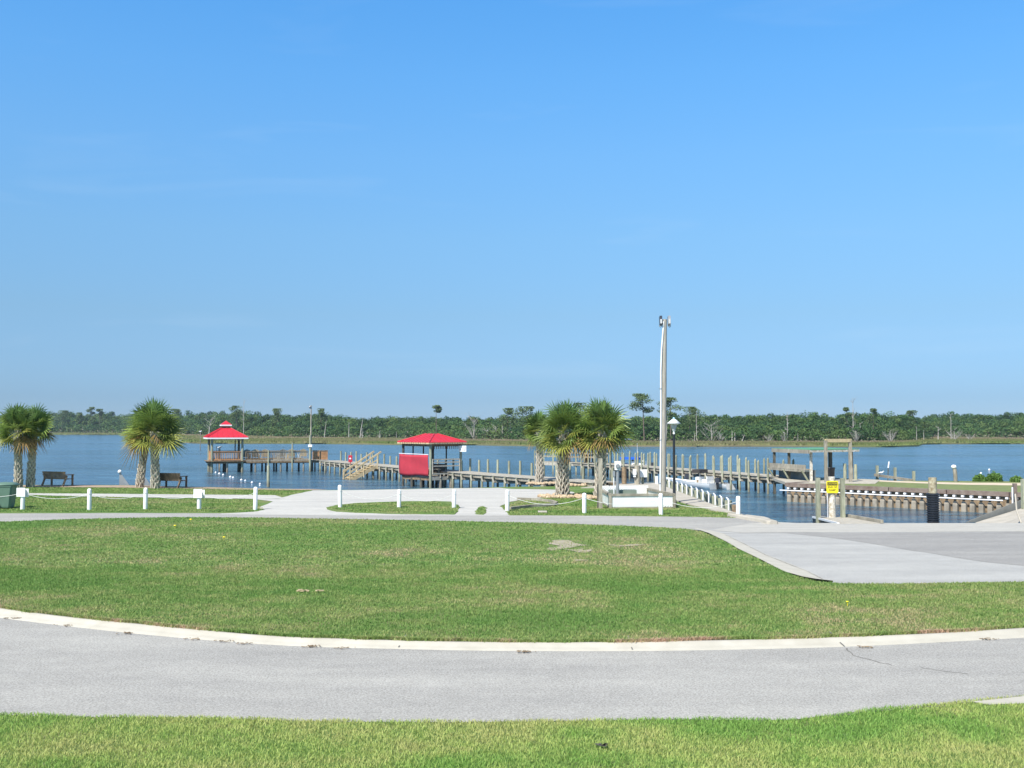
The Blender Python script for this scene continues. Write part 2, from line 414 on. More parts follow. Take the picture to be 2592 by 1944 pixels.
# near road, kerb, central lawn
lawn_top = [(-700,1345),(-200,1327),(0,1321),(220,1313),(450,1309),(640,1310),(1000,1316),(1300,1322),(1500,1328),(1700,1336),(1762,1341),(1800,1354),(1845,1376),(1875,1394),(1932,1421),(1993,1452),(2050,1469),(2110,1477),(2250,1478),(2400,1476),(2592,1473),(2900,1469),(3300,1462)]
lawn_bot = [(3300,1545),(2900,1571),(2592,1588),(2400,1601),(2200,1609),(2000,1616),(1700,1622),(1500,1625),(1200,1624),(1000,1620),(900,1616),(700,1611),(452,1588),(300,1573),(154,1559),(0,1538),(-300,1500),(-700,1450)]
kerb_bot = [(3300,1570),(2900,1598),(2592,1615),(2200,1636),(2000,1642),(1700,1648),(1500,1649),(1200,1648),(1000,1643),(800,1639),(590,1627),(300,1601),(0,1565),(-300,1524),(-700,1470)]
road_bot = [(3300,1700),(2800,1750),(2592,1765),(2460,1777),(2330,1788),(2200,1799),(2080,1813),(2000,1824),(1850,1823),(1700,1821),(1500,1825),(1300,1827),(1200,1829),(900,1828),(700,1824),(450,1815),(250,1817),(0,1810),(-400,1795),(-900,1760)]
LZ = .07
road_pts = smooth_line(px2g(kerb_bot)) + smooth_line(px2g(road_bot)[::-1])
sheet('road', road_pts, .004, M['asphalt'], step=100)
# kerb: rolled profile between the two lines
def strip(name, la, lb, m, za, zb, prof, n=160, label=None):
    """loft between world polylines la (road side) and lb (lawn side); prof list of (t, z)"""
    def even(l, n):
        d = [0]
        for a, b in zip(l, l[1:]): d.append(d[-1]+math.dist(a, b))
        out = []; k = 0
        for i in range(n+1):
            s = d[-1]*i/n
            while k < len(l)-2 and d[k+1] < s: k += 1
            t = (s-d[k])/max(1e-9, d[k+1]-d[k]); out.append((l[k][0]+(l[k+1][0]-l[k][0])*t, l[k][1]+(l[k+1][1]-l[k][1])*t))
        return out
    A, B = even(la, n), even(lb, n); vs = []
    for a, b in zip(A, B):
        for t, z in prof: vs.append((a[0]+(b[0]-a[0])*t, a[1]+(b[1]-a[1])*t, z))
    q = len(prof); fs = [(i*q+j, (i+1)*q+j, (i+1)*q+j+1, i*q+j+1) for i in range(n) for j in range(q-1)]
    mb = MB(); mb.add(vs, fs, True); o = mb.build(name, m); o['kind'] = 'structure'
    return o, A, B
ka, kb = smooth_line(px2g(kerb_bot)), smooth_line(px2g(lawn_bot, .085))
strip('kerb', ka, kb, M['kerb'], 0, 0, [(0, .0), (.02, .012), (.45, .018), (.62, .045), (.82, .078), (1.0, .082), (1.05, .05), (1.05, 0)])
lawn_c = smooth_line(px2g(lawn_top, LZ)) + smooth_line(px2g(lawn_bot, LZ))
sheet('lawn', lawn_c, LZ, M['grass'], thick=.12, step=.25, jit=.02, seed=5)
# joints cut across the kerb and cracks in the road
def crack(name, pl, wd, m, label, z=.0065, seed=0, jg=.02):
    jg = .006 if 'lot' in name else jg
    rr = random.Random(seed); pts = px2g(pl, z); pts = [(p[0], p[1]) for p in pts]; L = []
    for a, b in zip(pts, pts[1:]):
        k = max(2, int(math.dist(a, b)/.15))
        for j in range(k): L.append((a[0]+(b[0]-a[0])*j/k+rr.gauss(0,jg), a[1]+(b[1]-a[1])*j/k+rr.gauss(0,jg)))
    L.append(pts[-1]); vs = []
    for i, p in enumerate(L):
        q = L[min(i+1, len(L)-1)]; o = L[max(i-1, 0)]; dx, dy = q[0]-o[0], q[1]-o[1]; l = math.hypot(dx, dy) or 1
        ww = wd*rr.uniform(.4, 1.1); vs += [(p[0]-dy/l*ww/2, p[1]+dx/l*ww/2, z), (p[0]+dy/l*ww/2, p[1]-dx/l*ww/2, z)]
    mb = MB(); mb.add(vs, [(2*i, 2*i+1, 2*i+3, 2*i+2) for i in range(len(L)-1)]); o = mb.build(name, m)
    tag(o, label, kind='structure'); return o
M['crackm'] = simple('crack_dark', (.20,.19,.17), .95, var=.2)
M['tar'] = simple('dark_stain', (.16,.15,.14), .9, var=.2)
crack('road_crack', [(2135,1640),(2160,1658),(2200,1668),(2225,1675),(2258,1684)], .035, M['crackm'], 'dark crack running from the kerb into the road', seed=2)
crack('road_crack', [(2330,1690),(2400,1700),(2450,1706)], .02, M['crackm'], 'fine hairline crack in the road near the right edge', seed=3)
crack('road_crack', [(2592,1763),(2470,1776),(2330,1790),(2200,1800),(2090,1813)], .06, M['crackm'], 'dark broken seam along the grass side of the road', seed=4)
for i, (a, b, lab) in enumerate([((1008,1642),(1027,1622),'joint cut across the kerb left of centre'), ((1601,1648),(1590,1624),'joint cut across the kerb right of centre'), ((2138,1639),(2100,1613),'cracked joint across the kerb on the right')]):
    p, q = G(*a), G(*b); mb = MB(); kz = [.022,.05,.083,.093]
    pts = [p.lerp(q, t) for t in (.03,.6,.8,1.)]
    vs = []
    for pt, z in zip(pts, kz): vs += [(pt.x-.009, pt.y, z), (pt.x+.009, pt.y, z)]
    mb.add(vs, [(0,1,3,2),(2,3,5,4),(4,5,7,6)]); tag(mb.build('kerb_joint', M['crackm']), lab, kind='structure')
# concrete driveway corner at right edge
sheet('driveway', px2g([(2462,1779),(2520,1773),(2592,1764),(2700,1752),(2760,1775),(2592,1783),(2500,1786)]), .012, M['kerb'], step=.3, jit=.01)

# right lot, its kerb, apron
lot_kerb_out = [(1762,1341),(1800,1354),(1845,1376),(1875,1394),(1932,1421),(1993,1452),(2050,1469),(2110,1477)]
lot_kerb_in = [(1800,1343),(1832,1351),(1882,1375),(1935,1402),(1970,1416),(2040,1443),(2075,1461),(2105,1476)]
lot = px2g([(1640,1332),(1700,1336),(1762,1341)]+lot_kerb_out[1:]+[(2250,1478),(2400,1476),(2592,1473),(2900,1469),(3300,1462)]) + [(60, 23.4), (60,37.12), (10.2,37.12),(9.9,37.42)] + px2g([(1935,1319),(1780,1310),(1640,1308)])
sheet('parking_lot', lot, .004, M['lot'], step=100)
strip('lot_kerb', px2g(lot_kerb_in), px2g(lot_kerb_out, .02), M['kerb'], 0, 0, [(0, .006), (.1, .014), (.5, .03), (1.0, .085), (1.15, .085)], n=30)
sheet('ramp_apron', [(9.95,37.35),(10.25,37.105),(24,37.105),(60,37.105)] + px2g([(3300,1346),(2592,1346),(2300,1347),(2000,1348),(1880,1349),(1800,1343),(1830,1336),(1900,1325)]), .009, M['apron'], step=100)
sheet('dark_asphalt_patch', px2g([(1990,1350),(2150,1350),(2400,1349),(2592,1347),(3200,1344),(3200,1490),(2900,1470),(2700,1446),(2592,1433),(2500,1424),(2400,1408),(2300,1393),(2200,1375),(2100,1361)]), .008, M['lot_dark'], step=.6, jit=.03, seed=8)
crack('lot_seam', [(1820,1350),(2000,1348.5),(2200,1348.5),(2400,1347),(2600,1346.5)], .03, M['crackm'], 'dark seam between the apron and the parking lot', z=.013, seed=6)
crack('lot_kerb_gap', [(1835,1353),(1885,1377),(1937,1404),(1972,1418),(2042,1445),(2085,1467)], .018, M['crackm'], 'dark gap along the edge of the lot kerb', z=.022, seed=7)

# far road strip and gravel yard
fr_up = [(-700,1320),(-200,1304),(0,1300),(300,1299),(640,1300),(700,1302),(860,1302),(1000,1304),(1150,1305),(1284,1305),(1500,1306),(1780,1309),(1935,1314)]
fr = px2g(fr_up) + px2g([(1935,1320),(1760,1345),(1700,1340),(1500,1332),(1300,1326),(1000,1320),(640,1314),(450,1313),(220,1317),(0,1325),(-200,1331),(-700,1349)])
sheet('lane', fr, .0075, M['asphalt'], step=1.5, jit=.02)
grav = px2g([(560,1301),(640,1296),(672,1291),(650,1286),(690,1270),(640,1263),(700,1263.5),(735,1254),(792,1241.5),(900,1241),(1000,1239),(1180,1236),(1262,1235),(1300,1238),(1410,1240),(1460,1247),(1440,1252),(1400,1260),(1330,1264),(1285,1272),(1266,1282),(1275,1290),(1290,1306),(1000,1306),(700,1304),(560,1303)])
sheet('gravel_yard', grav, .0115, M['gravel'], step=.6, jit=.05, seed=2)
sheet('grass_island', px2g([(826,1286),(850,1280),(900,1275),(960,1272),(1030,1270),(1100,1270),(1140,1271),(1150,1276),(1165,1283),(1160,1296),(1150,1303),(1080,1303),(1000,1302),(900,1299),(850,1296),(828,1290)]), .03, M['grass'], thick=.03, step=.4, jit=.04, seed=4)
sheet('weed_patch', px2g([(1207,1292),(1215,1284),(1222,1282),(1229,1286),(1228,1292),(1232,1300),(1222,1304),(1208,1303),(1203,1299)]), .028, M['grass'], thick=.02, step=.2, jit=.04, seed=4)
sheet('path', px2g([(-300,1246),(40,1248.5),(150,1249.5),(226,1250),(400,1251.5),(560,1253),(700,1254),(720,1263),(640,1263.5),(560,1262),(400,1260),(226,1258),(150,1256),(40,1251.5),(-300,1249)]), .0155, M['gravel'], step=1, jit=.03, seed=9)
sheet('sand_strip', px2g([(-900,1238),(0,1228.5),(330,1229.5),(500,1233),(650,1237),(830,1240),(700,1242),(500,1238),(330,1235),(0,1232.5),(-900,1243)]), .02, simple('brown_timber_sand', (.42,.31,.22), .95, c2=(.28,.2,.14), scale=2), step=1, jit=.08, seed=11)
# seawall cap timber along the left shore
# marina walkway of concrete along the basin
walk = px2g([(1470,1236),(1570,1226),(1660,1224)]) + [(8.9,60),(8.9,42.2)] + px2g([(1870,1303),(1935,1311),(1950,1316),(1925,1317),(1905,1311),(1850,1299.5),(1810,1295),(1745,1279),(1703,1266),(1660,1250),(1630,1240),(1585,1232),(1545,1236)])
sheet('walkway', walk, .05, M['concrete'], thick=.05, step=100)
ke = smooth_line(px2g([(1848,1299.5),(1880,1304.5),(1915,1310),(1942,1314.5),(1958,1319)], .12))
vs = []; kn = len(ke)
for i in range(kn):
    a, b = Vector(ke[max(i-1,0)]), Vector(ke[min(i+1,kn-1)]); d = (b-a).normalized(); n_ = Vector((-d.y,d.x)); t = i/(kn-1); w_ = .13+.10*t; w_ *= 1 if t < .93 else .6; c = Vector(ke[i])
    for o_, z_ in ((-1,.0),(-.9,.10),(-.6,.13),(.6,.13),(.9,.10),(1,.0)): q = c+n_*w_*o_; vs.append((q.x,q.y,z_))
mb = MB(); mb.add(vs, [(i*6+j,(i+1)*6+j,(i+1)*6+j+1,i*6+j+1) for i in range(kn-1) for j in range(5)]+[tuple(range(6)), tuple(range(len(vs)-6,len(vs)))[::-1]])
tag(mb.build('walkway_kerb', M['concrete']), kind='structure')
# bare soil patches in the central lawn
M['soil'] = simple('bare_soil', (.38,.33,.25), .95, c2=(.25,.23,.14), scale=3, bm=.3)
sheet('bare_soil', px2g([(1388,1391),(1395,1388),(1415,1384),(1400,1379),(1392,1369),(1415,1367),(1440,1368),(1452,1374),(1470,1378),(1492,1381),(1470,1383),(1445,1387),(1420,1391),(1405,1394)], LZ), LZ+.012, M['soil'], step=.25, jit=.07, seed=21)
sheet('bare_soil', px2g([(1425,1391.5),(1450,1392),(1462,1390),(1478,1394),(1505,1389),(1500,1395),(1485,1400),(1464,1399),(1448,1394)], LZ), LZ+.012, M['soil'], step=.25, jit=.05, seed=22)
sheet('bare_soil', px2g([(1545,1381),(1575,1379.5),(1612,1377.5),(1640,1380),(1600,1384),(1560,1384)], LZ), LZ+.012, M['soil'], step=.3, jit=.1, seed=23)
sheet('bare_soil', px2g([(1452,1417),(1475,1415.5),(1490,1418),(1470,1420)], LZ), LZ+.012, M['soil'], step=.25, jit=.05, seed=24)
# narrow peninsula behind the right bulkhead
BL, BR = Vector((16.3, 60.9)), Vector((25.6, 51.6)); bdir = (BR-BL).normalized(); BE = BR + bdir*12
pen = [(16.65,60.95), tuple(BE+Vector((.25,.25))), tuple(BE+Vector((10, 4))), (48, 62), (24, 64.5), (19.5,64.0), (17.2,62.4)]
sheet('bank', pen, .15, M['bank_grass'], thick=1.4, step=100)
sp = [tuple(G(a, b, .156).xy) for a, b in [(2185,1213),(2250,1216.5),(2350,1220),(2450,1222),(2592,1222.5),(2900,1222),(2900,1229),(2592,1229),(2450,1227),(2350,1224),(2250,1220),(2185,1216)]]
sheet('sand_strip', sp, .156, M['sand'], step=1, jit=.05, seed=12)

# ------------------------------------------------------------------ grass blades
rng = np.random.default_rng(5)
def inside(P, poly):
    x, y = P[:, 0], P[:, 1]; c = np.zeros(len(P), bool); n = len(poly)
    for i in range(n):
        x1, y1 = poly[i]; x2, y2 = poly[(i+1) % n]
        k = ((y1 > y) != (y2 > y)); 
        with np.errstate(divide='ignore', invalid='ignore'): xx = (x2-x1)*(y-y1)/(y2-y1+1e-12)+x1
        c ^= k & (x < xx)
    return c
def vnoise(P, s, seed):
    r = np.random.default_rng(seed); T = r.random((64, 64)); q = P*s; i = np.floor(q).astype(int); f = q-i; f = f*f*(3-2*f)
    a = T[i[:,0]%64, i[:,1]%64]; b = T[(i[:,0]+1)%64, i[:,1]%64]; c = T[i[:,0]%64, (i[:,1]+1)%64]; d = T[(i[:,0]+1)%64, (i[:,1]+1)%64]
    return (a*(1-f[:,0])+b*f[:,0])*(1-f[:,1]) + (c*(1-f[:,0])+d*f[:,0])*f[:,1]
def blades(name, P, z, h, wd, label=None, dry=.5, gain=(1,1,1)):
    n = len(P); ang = rng.uniform(0, 2*np.pi, n); hh = h*rng.uniform(.5, 1.3, n); lean = rng.uniform(.2, 1.1, n)*hh
    la = rng.uniform(0, 2*np.pi, n)
    B = np.c_[P, np.full(n, z)]; ax = np.c_[np.cos(ang), np.sin(ang), np.zeros(n)]*(wd*rng.uniform(.6,1.3,n))[:,None]/2
    L = np.c_[np.cos(la)*lean, np.sin(la)*lean, np.zeros(n)]
    mid = B + L*.35 + np.c_[np.zeros((n,2)), hh*.6]; tip = B + L + np.c_[np.zeros((n,2)), hh]
    V = np.stack([B-ax, B+ax, mid+ax*.8, mid-ax*.8, tip], 1).reshape(-1, 3)
    o = np.arange(n)*5
    F = np.r_[np.c_[o, o+1, o+2], np.c_[o, o+2, o+3], np.c_[o+3, o+2, o+4]]
    t = (vnoise(P*np.array([.6,1]), .5, 1)*.45 + vnoise(P*np.array([.7,1]), 1.9, 2)*.35 + vnoise(P, 6, 3)*.2 - .5)*1.15 + .43 + rng.normal(0, .075, n)
    g1, g2, g3 = np.array((.17,.30,.070)), np.array((.31,.38,.12)), np.array((.47,.39,.21))
    t = np.clip((t-.22)/.56, 0, 1)[:, None]
    c = np.where(t < .55, g1+(g2-g1)*t/.55, g2+(g3-g2)*(t-.55)/.45*dry*2)
    c = c*np.array(gain)*rng.uniform(.84, 1.14, (n,1)); ct = np.tile(c, (3, 1))
    ob = npmesh(name, V, F, M['grass_blade'], np.clip(ct, 0, 1)); tag(ob, label, kind='stuff'); return ob
def scatter(n, x0, x1, y0, y1): return np.c_[rng.uniform(x0, x1, n), rng.uniform(y0, y1, n)]
near_line = px2g(road_bot); near_poly = smooth_line(near_line[::-1]) + [(14, 8.5), (-9, 8.5)]
P = scatter(330000, -7.2, 8.6, 8.7, 14.2)
rb = smooth_line(near_line[::-1]); rbx = np.array([p[0] for p in rb]); rby = np.array([p[1] for p in rb])
lim = np.interp(P[:,0], rbx, rby) + (vnoise(P, 3.0, 9)-.5)*.10 + .03
P = P[(P[:,1] < lim) & (np.abs(P[:,0]) < P[:,1]*.56+.4)]
drv = px2g([(2462,1779),(2520,1773),(2592,1764),(2700,1752),(2760,1775),(2592,1783),(2500,1786)])
P = P[~inside(P, drv)]
blades('grass', P, 0, .038, .0085, 'short turf of mixed green blades along the near edge of the road', gain=(1.38,1.36,1.25), dry=.2)
soil_polys = [px2g([(1388,1393),(1392,1369),(1440,1366),(1492,1381),(1420,1394)]), px2g([(1430,1391),(1505,1389),(1480,1401)])]
lawnP = [p for p in lawn_c]
def lawn_scatter(n, y0, y1, hw):
    P = scatter(n, -hw, hw, y0, y1); P = P[np.abs(P[:,0]) < P[:,1]*.54+1]
    k = inside(P, lawnP)
    for s in soil_polys: k &= ~(inside(P, s) & (rng.random(len(P)) < .7))
    return P[k]
P1 = lawn_scatter(330000, 16.4, 25, 14.5); P2 = lawn_scatter(230000, 25, 39.5, 22)
blades('grass', P1, LZ, .036, .013, 'green and straw coloured turf on the front half of the central lawn')
for nm_, pl_, y0_, y1_, x0_, x1_, zz_, nn_, lb_ in (('grass', px2g([(-40,1299),(640,1299),(668,1290),(640,1264),(400,1261),(40,1253),(-40,1253)]), 42, 54, -28, -9, 0, 60000, 'green turf of the left lawn between the lane and the path'), ('grass', px2g([(-40,1249),(640,1253),(730,1254),(790,1241.5),(600,1237),(330,1235),(-40,1233)]), 52, 61, -32, -9, 0, 45000, 'green turf of the strip under the left palms'), ('grass', px2g([(828,1288),(900,1276),(1100,1271),(1163,1283),(1155,1302),(900,1298)]), 40, 50, -9, -1, .03, 22000, 'turf of the small grass island between the gravel tracks'), ('grass', px2g([(1207,1292),(1215,1284),(1229,1286),(1232,1300),(1222,1304),(1203,1299)]), 39, 45, -2, -.8, .028, 1500, 'tuft of weeds growing in the gravel track'), ('grass', px2g([(1288,1304),(1270,1284),(1330,1266),(1460,1249),(1500,1240),(1640,1246),(1703,1268),(1745,1281),(1850,1301),(1920,1313),(1660,1307)]), 38.5, 58, -2, 11, 0, 75000, 'turf of the right lawn round the lattice enclosure')):
    q_ = scatter(nn_, x0_, x1_, y0_, y1_); q_ = q_[inside(q_, pl_)]; blades(nm_, q_, zz_, .04, .032, lb_, dry=.35)
blades('grass', P2, LZ, .035, .026, 'green and straw coloured turf on the far half of the central lawn')
# ragged fringe leaning over the kerb
kk = np.array(smooth_line(px2g(lawn_bot, LZ), 3)); seg = rng.integers(0, len(kk)-1, 26000); tt = rng.random((26000,1))
Pf = kk[seg]*(1-tt)+kk[seg+1]*tt; Pf[:,1] += -np.abs(rng.normal(0,.03,26000))-(vnoise(Pf,2.5,4)-.35)*.12
Pf = Pf[(np.abs(Pf[:,0]) < 13)]
blades('grass', Pf, LZ+.01, .05, .013, 'ragged fringe of turf hanging over the long kerb', dry=.9)
# ------------------------------------------------------------------ far woods, pines, dead trees
def gleaf(C, size, cols, rg, flat=.0, nrm=None):
    """one ragged quad per centre, random orientation or facing roughly along nrm"""
    n = len(C); a = rg.normal(size=(n,3))
    if nrm is not None:
        q = nrm + rg.normal(0,.42,(n,3)); q /= np.linalg.norm(q,axis=1)[:,None]; a = np.cross(q, a); a /= np.linalg.norm(a,axis=1)[:,None]; b = np.cross(q, a)
        s = (size*rg.uniform(.55,1.25,n))[:,None]; V = np.stack([C-a*s, C-b*s*.7, C+a*s, C+b*s*.7],1).reshape(-1,3); return V, np.arange(4*n).reshape(n,4), cols
    a[:,2] *= (1-flat); a /= np.linalg.norm(a,axis=1)[:,None]
    b = rg.normal(size=(n,3)); b[:,2] *= (1-flat); b -= a*(a*b).sum(1)[:,None]; b /= np.linalg.norm(b,axis=1)[:,None]
    s = (size*rg.uniform(.55,1.25,n))[:,None]
    V = np.stack([C-a*s, C-b*s*.6, C+a*s, C+b*s*.6],1).reshape(-1,3)
    F = np.arange(4*n).reshape(n,4)
    return V, F, cols
rg = np.random.default_rng(11)
# tree edge: (px, depth, height of the canopy top above the horizon in px, base z)
edge = [(-500,900,48),(0,850,42),(130,830,44),(180,820,47),(215,800,40),(260,790,46),(330,760,44),(450,650,44),(520,600,49),(600,560,52),(680,480,44),(760,440,42),(860,420,43),(905,410,36),(1000,400,37),(1100,385,36),(1200,360,34),(1290,345,37),(1400,320,42),(1500,310,40),(1600,305,40),(1800,300,43),(1950,300,47),(2060,300,48),(2200,305,47),(2285,320,45),(2318,400,34),(2350,450,40),(2420,430,45),(2592,400,47),(3000,400,50)]
ex = np.array([e[0] for e in edge]); ed = np.array([e[1] for e in edge],float); eh = np.array([e[2] for e in edge],float)
Vs, Fs, Cs = [], [], []; off = 0
allc = []; alls = []; allcol = []; alln = []
px = -420.0
greens = np.array([(.048,.108,.030),(.062,.125,.034),(.040,.09,.030),(.08,.148,.038),(.053,.108,.038),(.10,.158,.042)])
while px < 2950:
    D0 = float(np.interp(px, ex, ed)); Hh = float(np.interp(px, ex, eh))
    m_per_px = D0/FPX
    for row in range(6):
        D = D0*(1+.02*row) + row*5 + rg.uniform(-3,3); x = (px + rg.uniform(-9,9)-HX)/FPX*D
        top = CAMZ + Hh*D0/FPX                              # canopy top z
        top = top*(.42+.58*min(1,(row+.2)/3.4)) + rg.normal(0,.05)*top
        if row >= 4: top *= rg.uniform(.93,1.07)
        k = 1.0*D0/300
        base_col = greens[rg.integers(len(greens))]*rg.uniform(.8,1.15)
        nl = rg.integers(3,6)
        for l in range(nl):
            rr = rg.uniform(1.1,2.6)*(k**.6)
            cx, cy = x+rg.normal(0,1.7)*k**.6, D+rg.normal(0,1.7)
            cz = max(.5, top - rr - (rg.uniform(0,.30)*top if l < 2 else rg.uniform(.1,.9)*top))
            nn = 170
            u = rg.normal(size=(nn,3)); u /= np.linalg.norm(u,axis=1)[:,None]; rad = rr*rg.uniform(.6,1.05,(nn,1))
            P_ = np.array([cx,cy,cz]) + u*rad*np.array([1.15,1.15,.85])
            kp = P_[:,2] > -.3; P_ = P_[kp]; alln.append(u[kp])
            allc.append(P_); alls.append(np.full(len(P_), .27*k**.7)); allcol.append(np.tile(base_col,(len(P_),1))*rg.uniform(.86,1.14,(len(P_),1)))
    px += 4.6*(300/D0)**.35*1.9
C_ = np.concatenate(allc); S_ = np.concatenate(alls); K_ = np.concatenate(allcol)
V, F, K = gleaf(C_, S_, K_, rg, nrm=np.concatenate(alln))
tag(npmesh('far_woods', V, F, M['tree_leaf'], np.clip(K,0,1)), 'dense green maritime woods along the far bank of the river', kind='stuff')
# low scrub at the foot of the woods
n = 26000; pxs = rg.uniform(-400, 2950, n); D = np.interp(pxs, ex, ed)
D = D - rg.exponential(.012, n)*D; z = mz + np.abs(rg.normal(0, .8, n))*(D/300)**.8
C_ = np.c_[(pxs-HX)/FPX*D, D, z]; t = rg.random((n,1))
K_ = np.where(t < .6, np.array([(.11,.16,.06)]), np.array([(.20,.18,.13)]))*rg.uniform(.7,1.3,(n,1))
V, F, K = gleaf(C_, .35*(D/300)**.8, K_, rg); tag(npmesh('far_scrub', V, F, M['tree_leaf'], K), 'low pale scrub at the foot of the far woods', kind='stuff')
# marsh grass, blades standing on the marsh
n = 150000; pxs = rg.uniform(-100, 2750, n); fx = np.array([a for a,b in mf]); 
fy = np.array([G(a,b,WZ).y for a,b in mf]); D0 = np.interp(pxs, fx, fy)
D1 = np.maximum(np.interp(pxs, ex, ed), D0+5); u = rg.random(n)**1.7; D = D0 + .6 + (D1-D0)*u
X = (pxs-HX)/FPX*D; hh = .55*(D/260)**.5*rg.uniform(.5,1.2,n); wd_ = .30*(D/260)
A = np.c_[X-wd_, D, np.full(n,mz-.05)]; B = np.c_[X+wd_, D+rg.normal(0,.2,n), np.full(n,mz-.05)]; T = np.c_[X+rg.normal(0,.2,n), D, mz+hh]
V = np.stack([A,B,T],1).reshape(-1,3); F = np.arange(3*n).reshape(n,3)
tt = np.clip(vnoise(np.c_[X*.02, D*.08],1,3)*.75 + (u-.25)*.8 + rg.normal(0,.09,n), 0, 1)[:,None]
ca, cb, cc = np.array((.14,.19,.05)), np.array((.19,.19,.08)), np.array((.30,.225,.16))
K = np.where(tt<.5, ca+(cb-ca)*tt*2, cb+(cc-cb)*(tt-.5)*2)*rg.uniform(.8,1.2,(n,1))
tag(npmesh('marsh_grass', V, F, M['tree_leaf'], K), 'olive and brown marsh grass between the river and the far woods', kind='stuff')

def pine(px, D, ytop, ybase, rpx, lab, flat=.55, n=None, cat='pine tree', bare=.45, dens=1.0):
    s = D/FPX; x = XY(px, D); zt = CAMZ + (1085-ytop)*s; zb = -.3; dd_ = rpx < 30 and bare < .5; zt -= 3.5*s if dd_ else 0; rpx = rpx*(1.15 if rpx > 30 else 1.75 if dd_ else 1.3); flat = flat*1.5
    rt = thing('pine_tree', (x, D, zb), lab, cat, 'tall pines rising above the far woods'); H = zt-zb; r = rpx*s
    tr = MB(); lean = rg.normal(0,.25); tr.tube([(0,0,0),(lean*.5,0,H*.5),(lean,0,H*.93)], [.028*H*.55,.018*H*.55,.05], 7)
    cl = []; zs0 = bare
    for i in range(n or 7):
        t = zs0+(1-zs0)*(i+.5)/(n or 7); z = H*t; a = rg.uniform(0,6.28); ext = r*(1-abs((t-zs0)/(1-zs0)-.45)*1.1)*rg.uniform(.55,1.0)
        cx, cy = lean*t+math.cos(a)*ext*.65, math.sin(a)*ext*.65
        tr.tube([(lean*t*.95,0,z-H*.05),(cx,cy,z)], [.06,.03], 5); cl.append((cx,cy,z,max(.5,ext*.62)))
    cl.append((lean,0,H*.95,r*.42))
    tr.build('trunk', M['pinebark'], rt, world=False)
    P_ = []
    for cx,cy,z,q in cl:
        k = int(230*dens); uu = rg.normal(size=(k,3)); uu /= np.linalg.norm(uu,axis=1)[:,None]; uu *= rg.random((k,1))**.4*q
        P_.append(np.array([cx,cy,z])+uu*np.array([1.2,1.2,flat]))
    P_ = np.concatenate(P_); P_[:,2] = np.minimum(P_[:,2], H)
    V, F, K = gleaf(P_, np.full(len(P_), .24*(D/300)**.6), np.array([(.13,.19,.075)])*rg.uniform(.8,1.25,(len(P_),1)), rg, .4)
    npmesh('crown', V, F, M['tree_leaf'], K, rt); return rt
pine(1630,296,997,1108,38,'broad flat-crowned pine standing clear of the woods, left of the tall utility pole', .32, 9, bare=.62)
pine(1697,299,1007,1108,34,'flat-crowned pine rising directly behind the tall utility pole', .32, 8, bare=.6)
pine(1745,302,1027,1108,24,'rounded pine above the woods just right of the street lamp', .5, 7)
pine(1105,380,1026,1108,17,'lone pine with a small one-sided crown on a long bare trunk, behind the pavilion roof', .35, 4, bare=.8)
pine(1285,340,1030,1108,15,'slim pine at the left edge of the rightmost palm group', .6, 6)
pine(1335,325,1026,1108,22,'bushy pine partly behind the smallest palm', .6, 7)
pine(1468,312,1017,1108,22,'dark pine showing between the two big palms on the right', .6, 7)
pine(600,555,1024,1108,16,'round-topped pine above the woods beside the tall bare snag', .5, 7)
pine(815,430,1031,1108,12,'small dark pine above the woods right of the pier light', .6, 6)
pine(705,480,1031,1108,14,'low rounded pine left of the pier light', .6, 6)
pine(234,810,1027,1097,9,'two-tiered pine above the woods between the left palms', .5, 6)
pine(254,805,1032,1097,9,'smaller pine with a round head beside the two-tiered pine', .6, 6)
pine(160,825,1036,1097,17,'wide umbrella-shaped tree just right of the leftmost palms', .5, 8)
pine(203,815,1041,1097,9,'small round tree between the umbrella tree and the two-tiered pine', .6, 6)
pine(440,650,1032,1108,14,'rounded dark pine just right of the middle palms', .6, 6)
pine(2145,306,1028,1108,9,'small pine tuft beside the bare forked snag on the right', .6, 4)
pine(2208,306,1031,1108,10,'uneven pine top right of the forked snag', .6, 5)
pine(2310,380,1036,1108,13,'rounded tree beside the gap in the woods at right', .7, 6, bare=.3)

def snag(px, D, ytop, lab, spread=1.0, nb=9, cat='dead tree', lean=0, thick=1.0, base=None, bush=0):
    s = D/FPX; x = XY(px, D); zb = base if base is not None else mz; zt = CAMZ + (1085-ytop)*s; H = zt-zb
    rt = MB(); L = lean*H
    rt.tube([(0,0,0),(L*.4,0,H*.45),(L,0,H)], [.16*thick*(D/300),.12*thick*(D/300),.035*(D/300)], 6)
    for i in range(nb):
        t = rg.uniform(.3,.97); a = rg.uniform(0,6.28); l = spread*H*rg.uniform(.12,.3); p = Vector((L*t,0,H*t))
        q = p+Vector((math.cos(a)*l, math.sin(a)*l, l*rg.uniform(.3,1.0))); rt.tube([p,q], [.06*thick*(D/300),.03*(D/300)], 4)
        q2 = q+Vector((rg.normal(0,.3)*l, rg.normal(0,.3)*l, l*.5)); rt.tube([p.lerp(q,.6), q2], [.035*(D/300),.02*(D/300)], 3)
    for i in range(bush):
        a = rg.uniform(0,6.28); l = H*rg.uniform(.5,1.0); q = Vector((math.cos(a)*l*.5*spread, math.sin(a)*l*.5*spread, l)); 
        rt.tube([(0,0,0), q*.55+Vector((0,0,l*.05)), q], [.07*(D/300),.05*(D/300),.02*(D/300)], 3)
        for _ in range(3):
            b = q*rg.uniform(.4,.9); rt.tube([b, b+Vector((rg.normal(0,.14)*H, rg.normal(0,.1)*H, abs(rg.normal(0,.16))*H))], [.03*(D/300),.018*(D/300)], 3)
    rt.v = [(v[0]+x, v[1]+D, v[2]+zb) for v in rt.v]
    tag(rt.build('dead_tree', M['snag']), lab, cat, 'bare dead trees along the far bank')
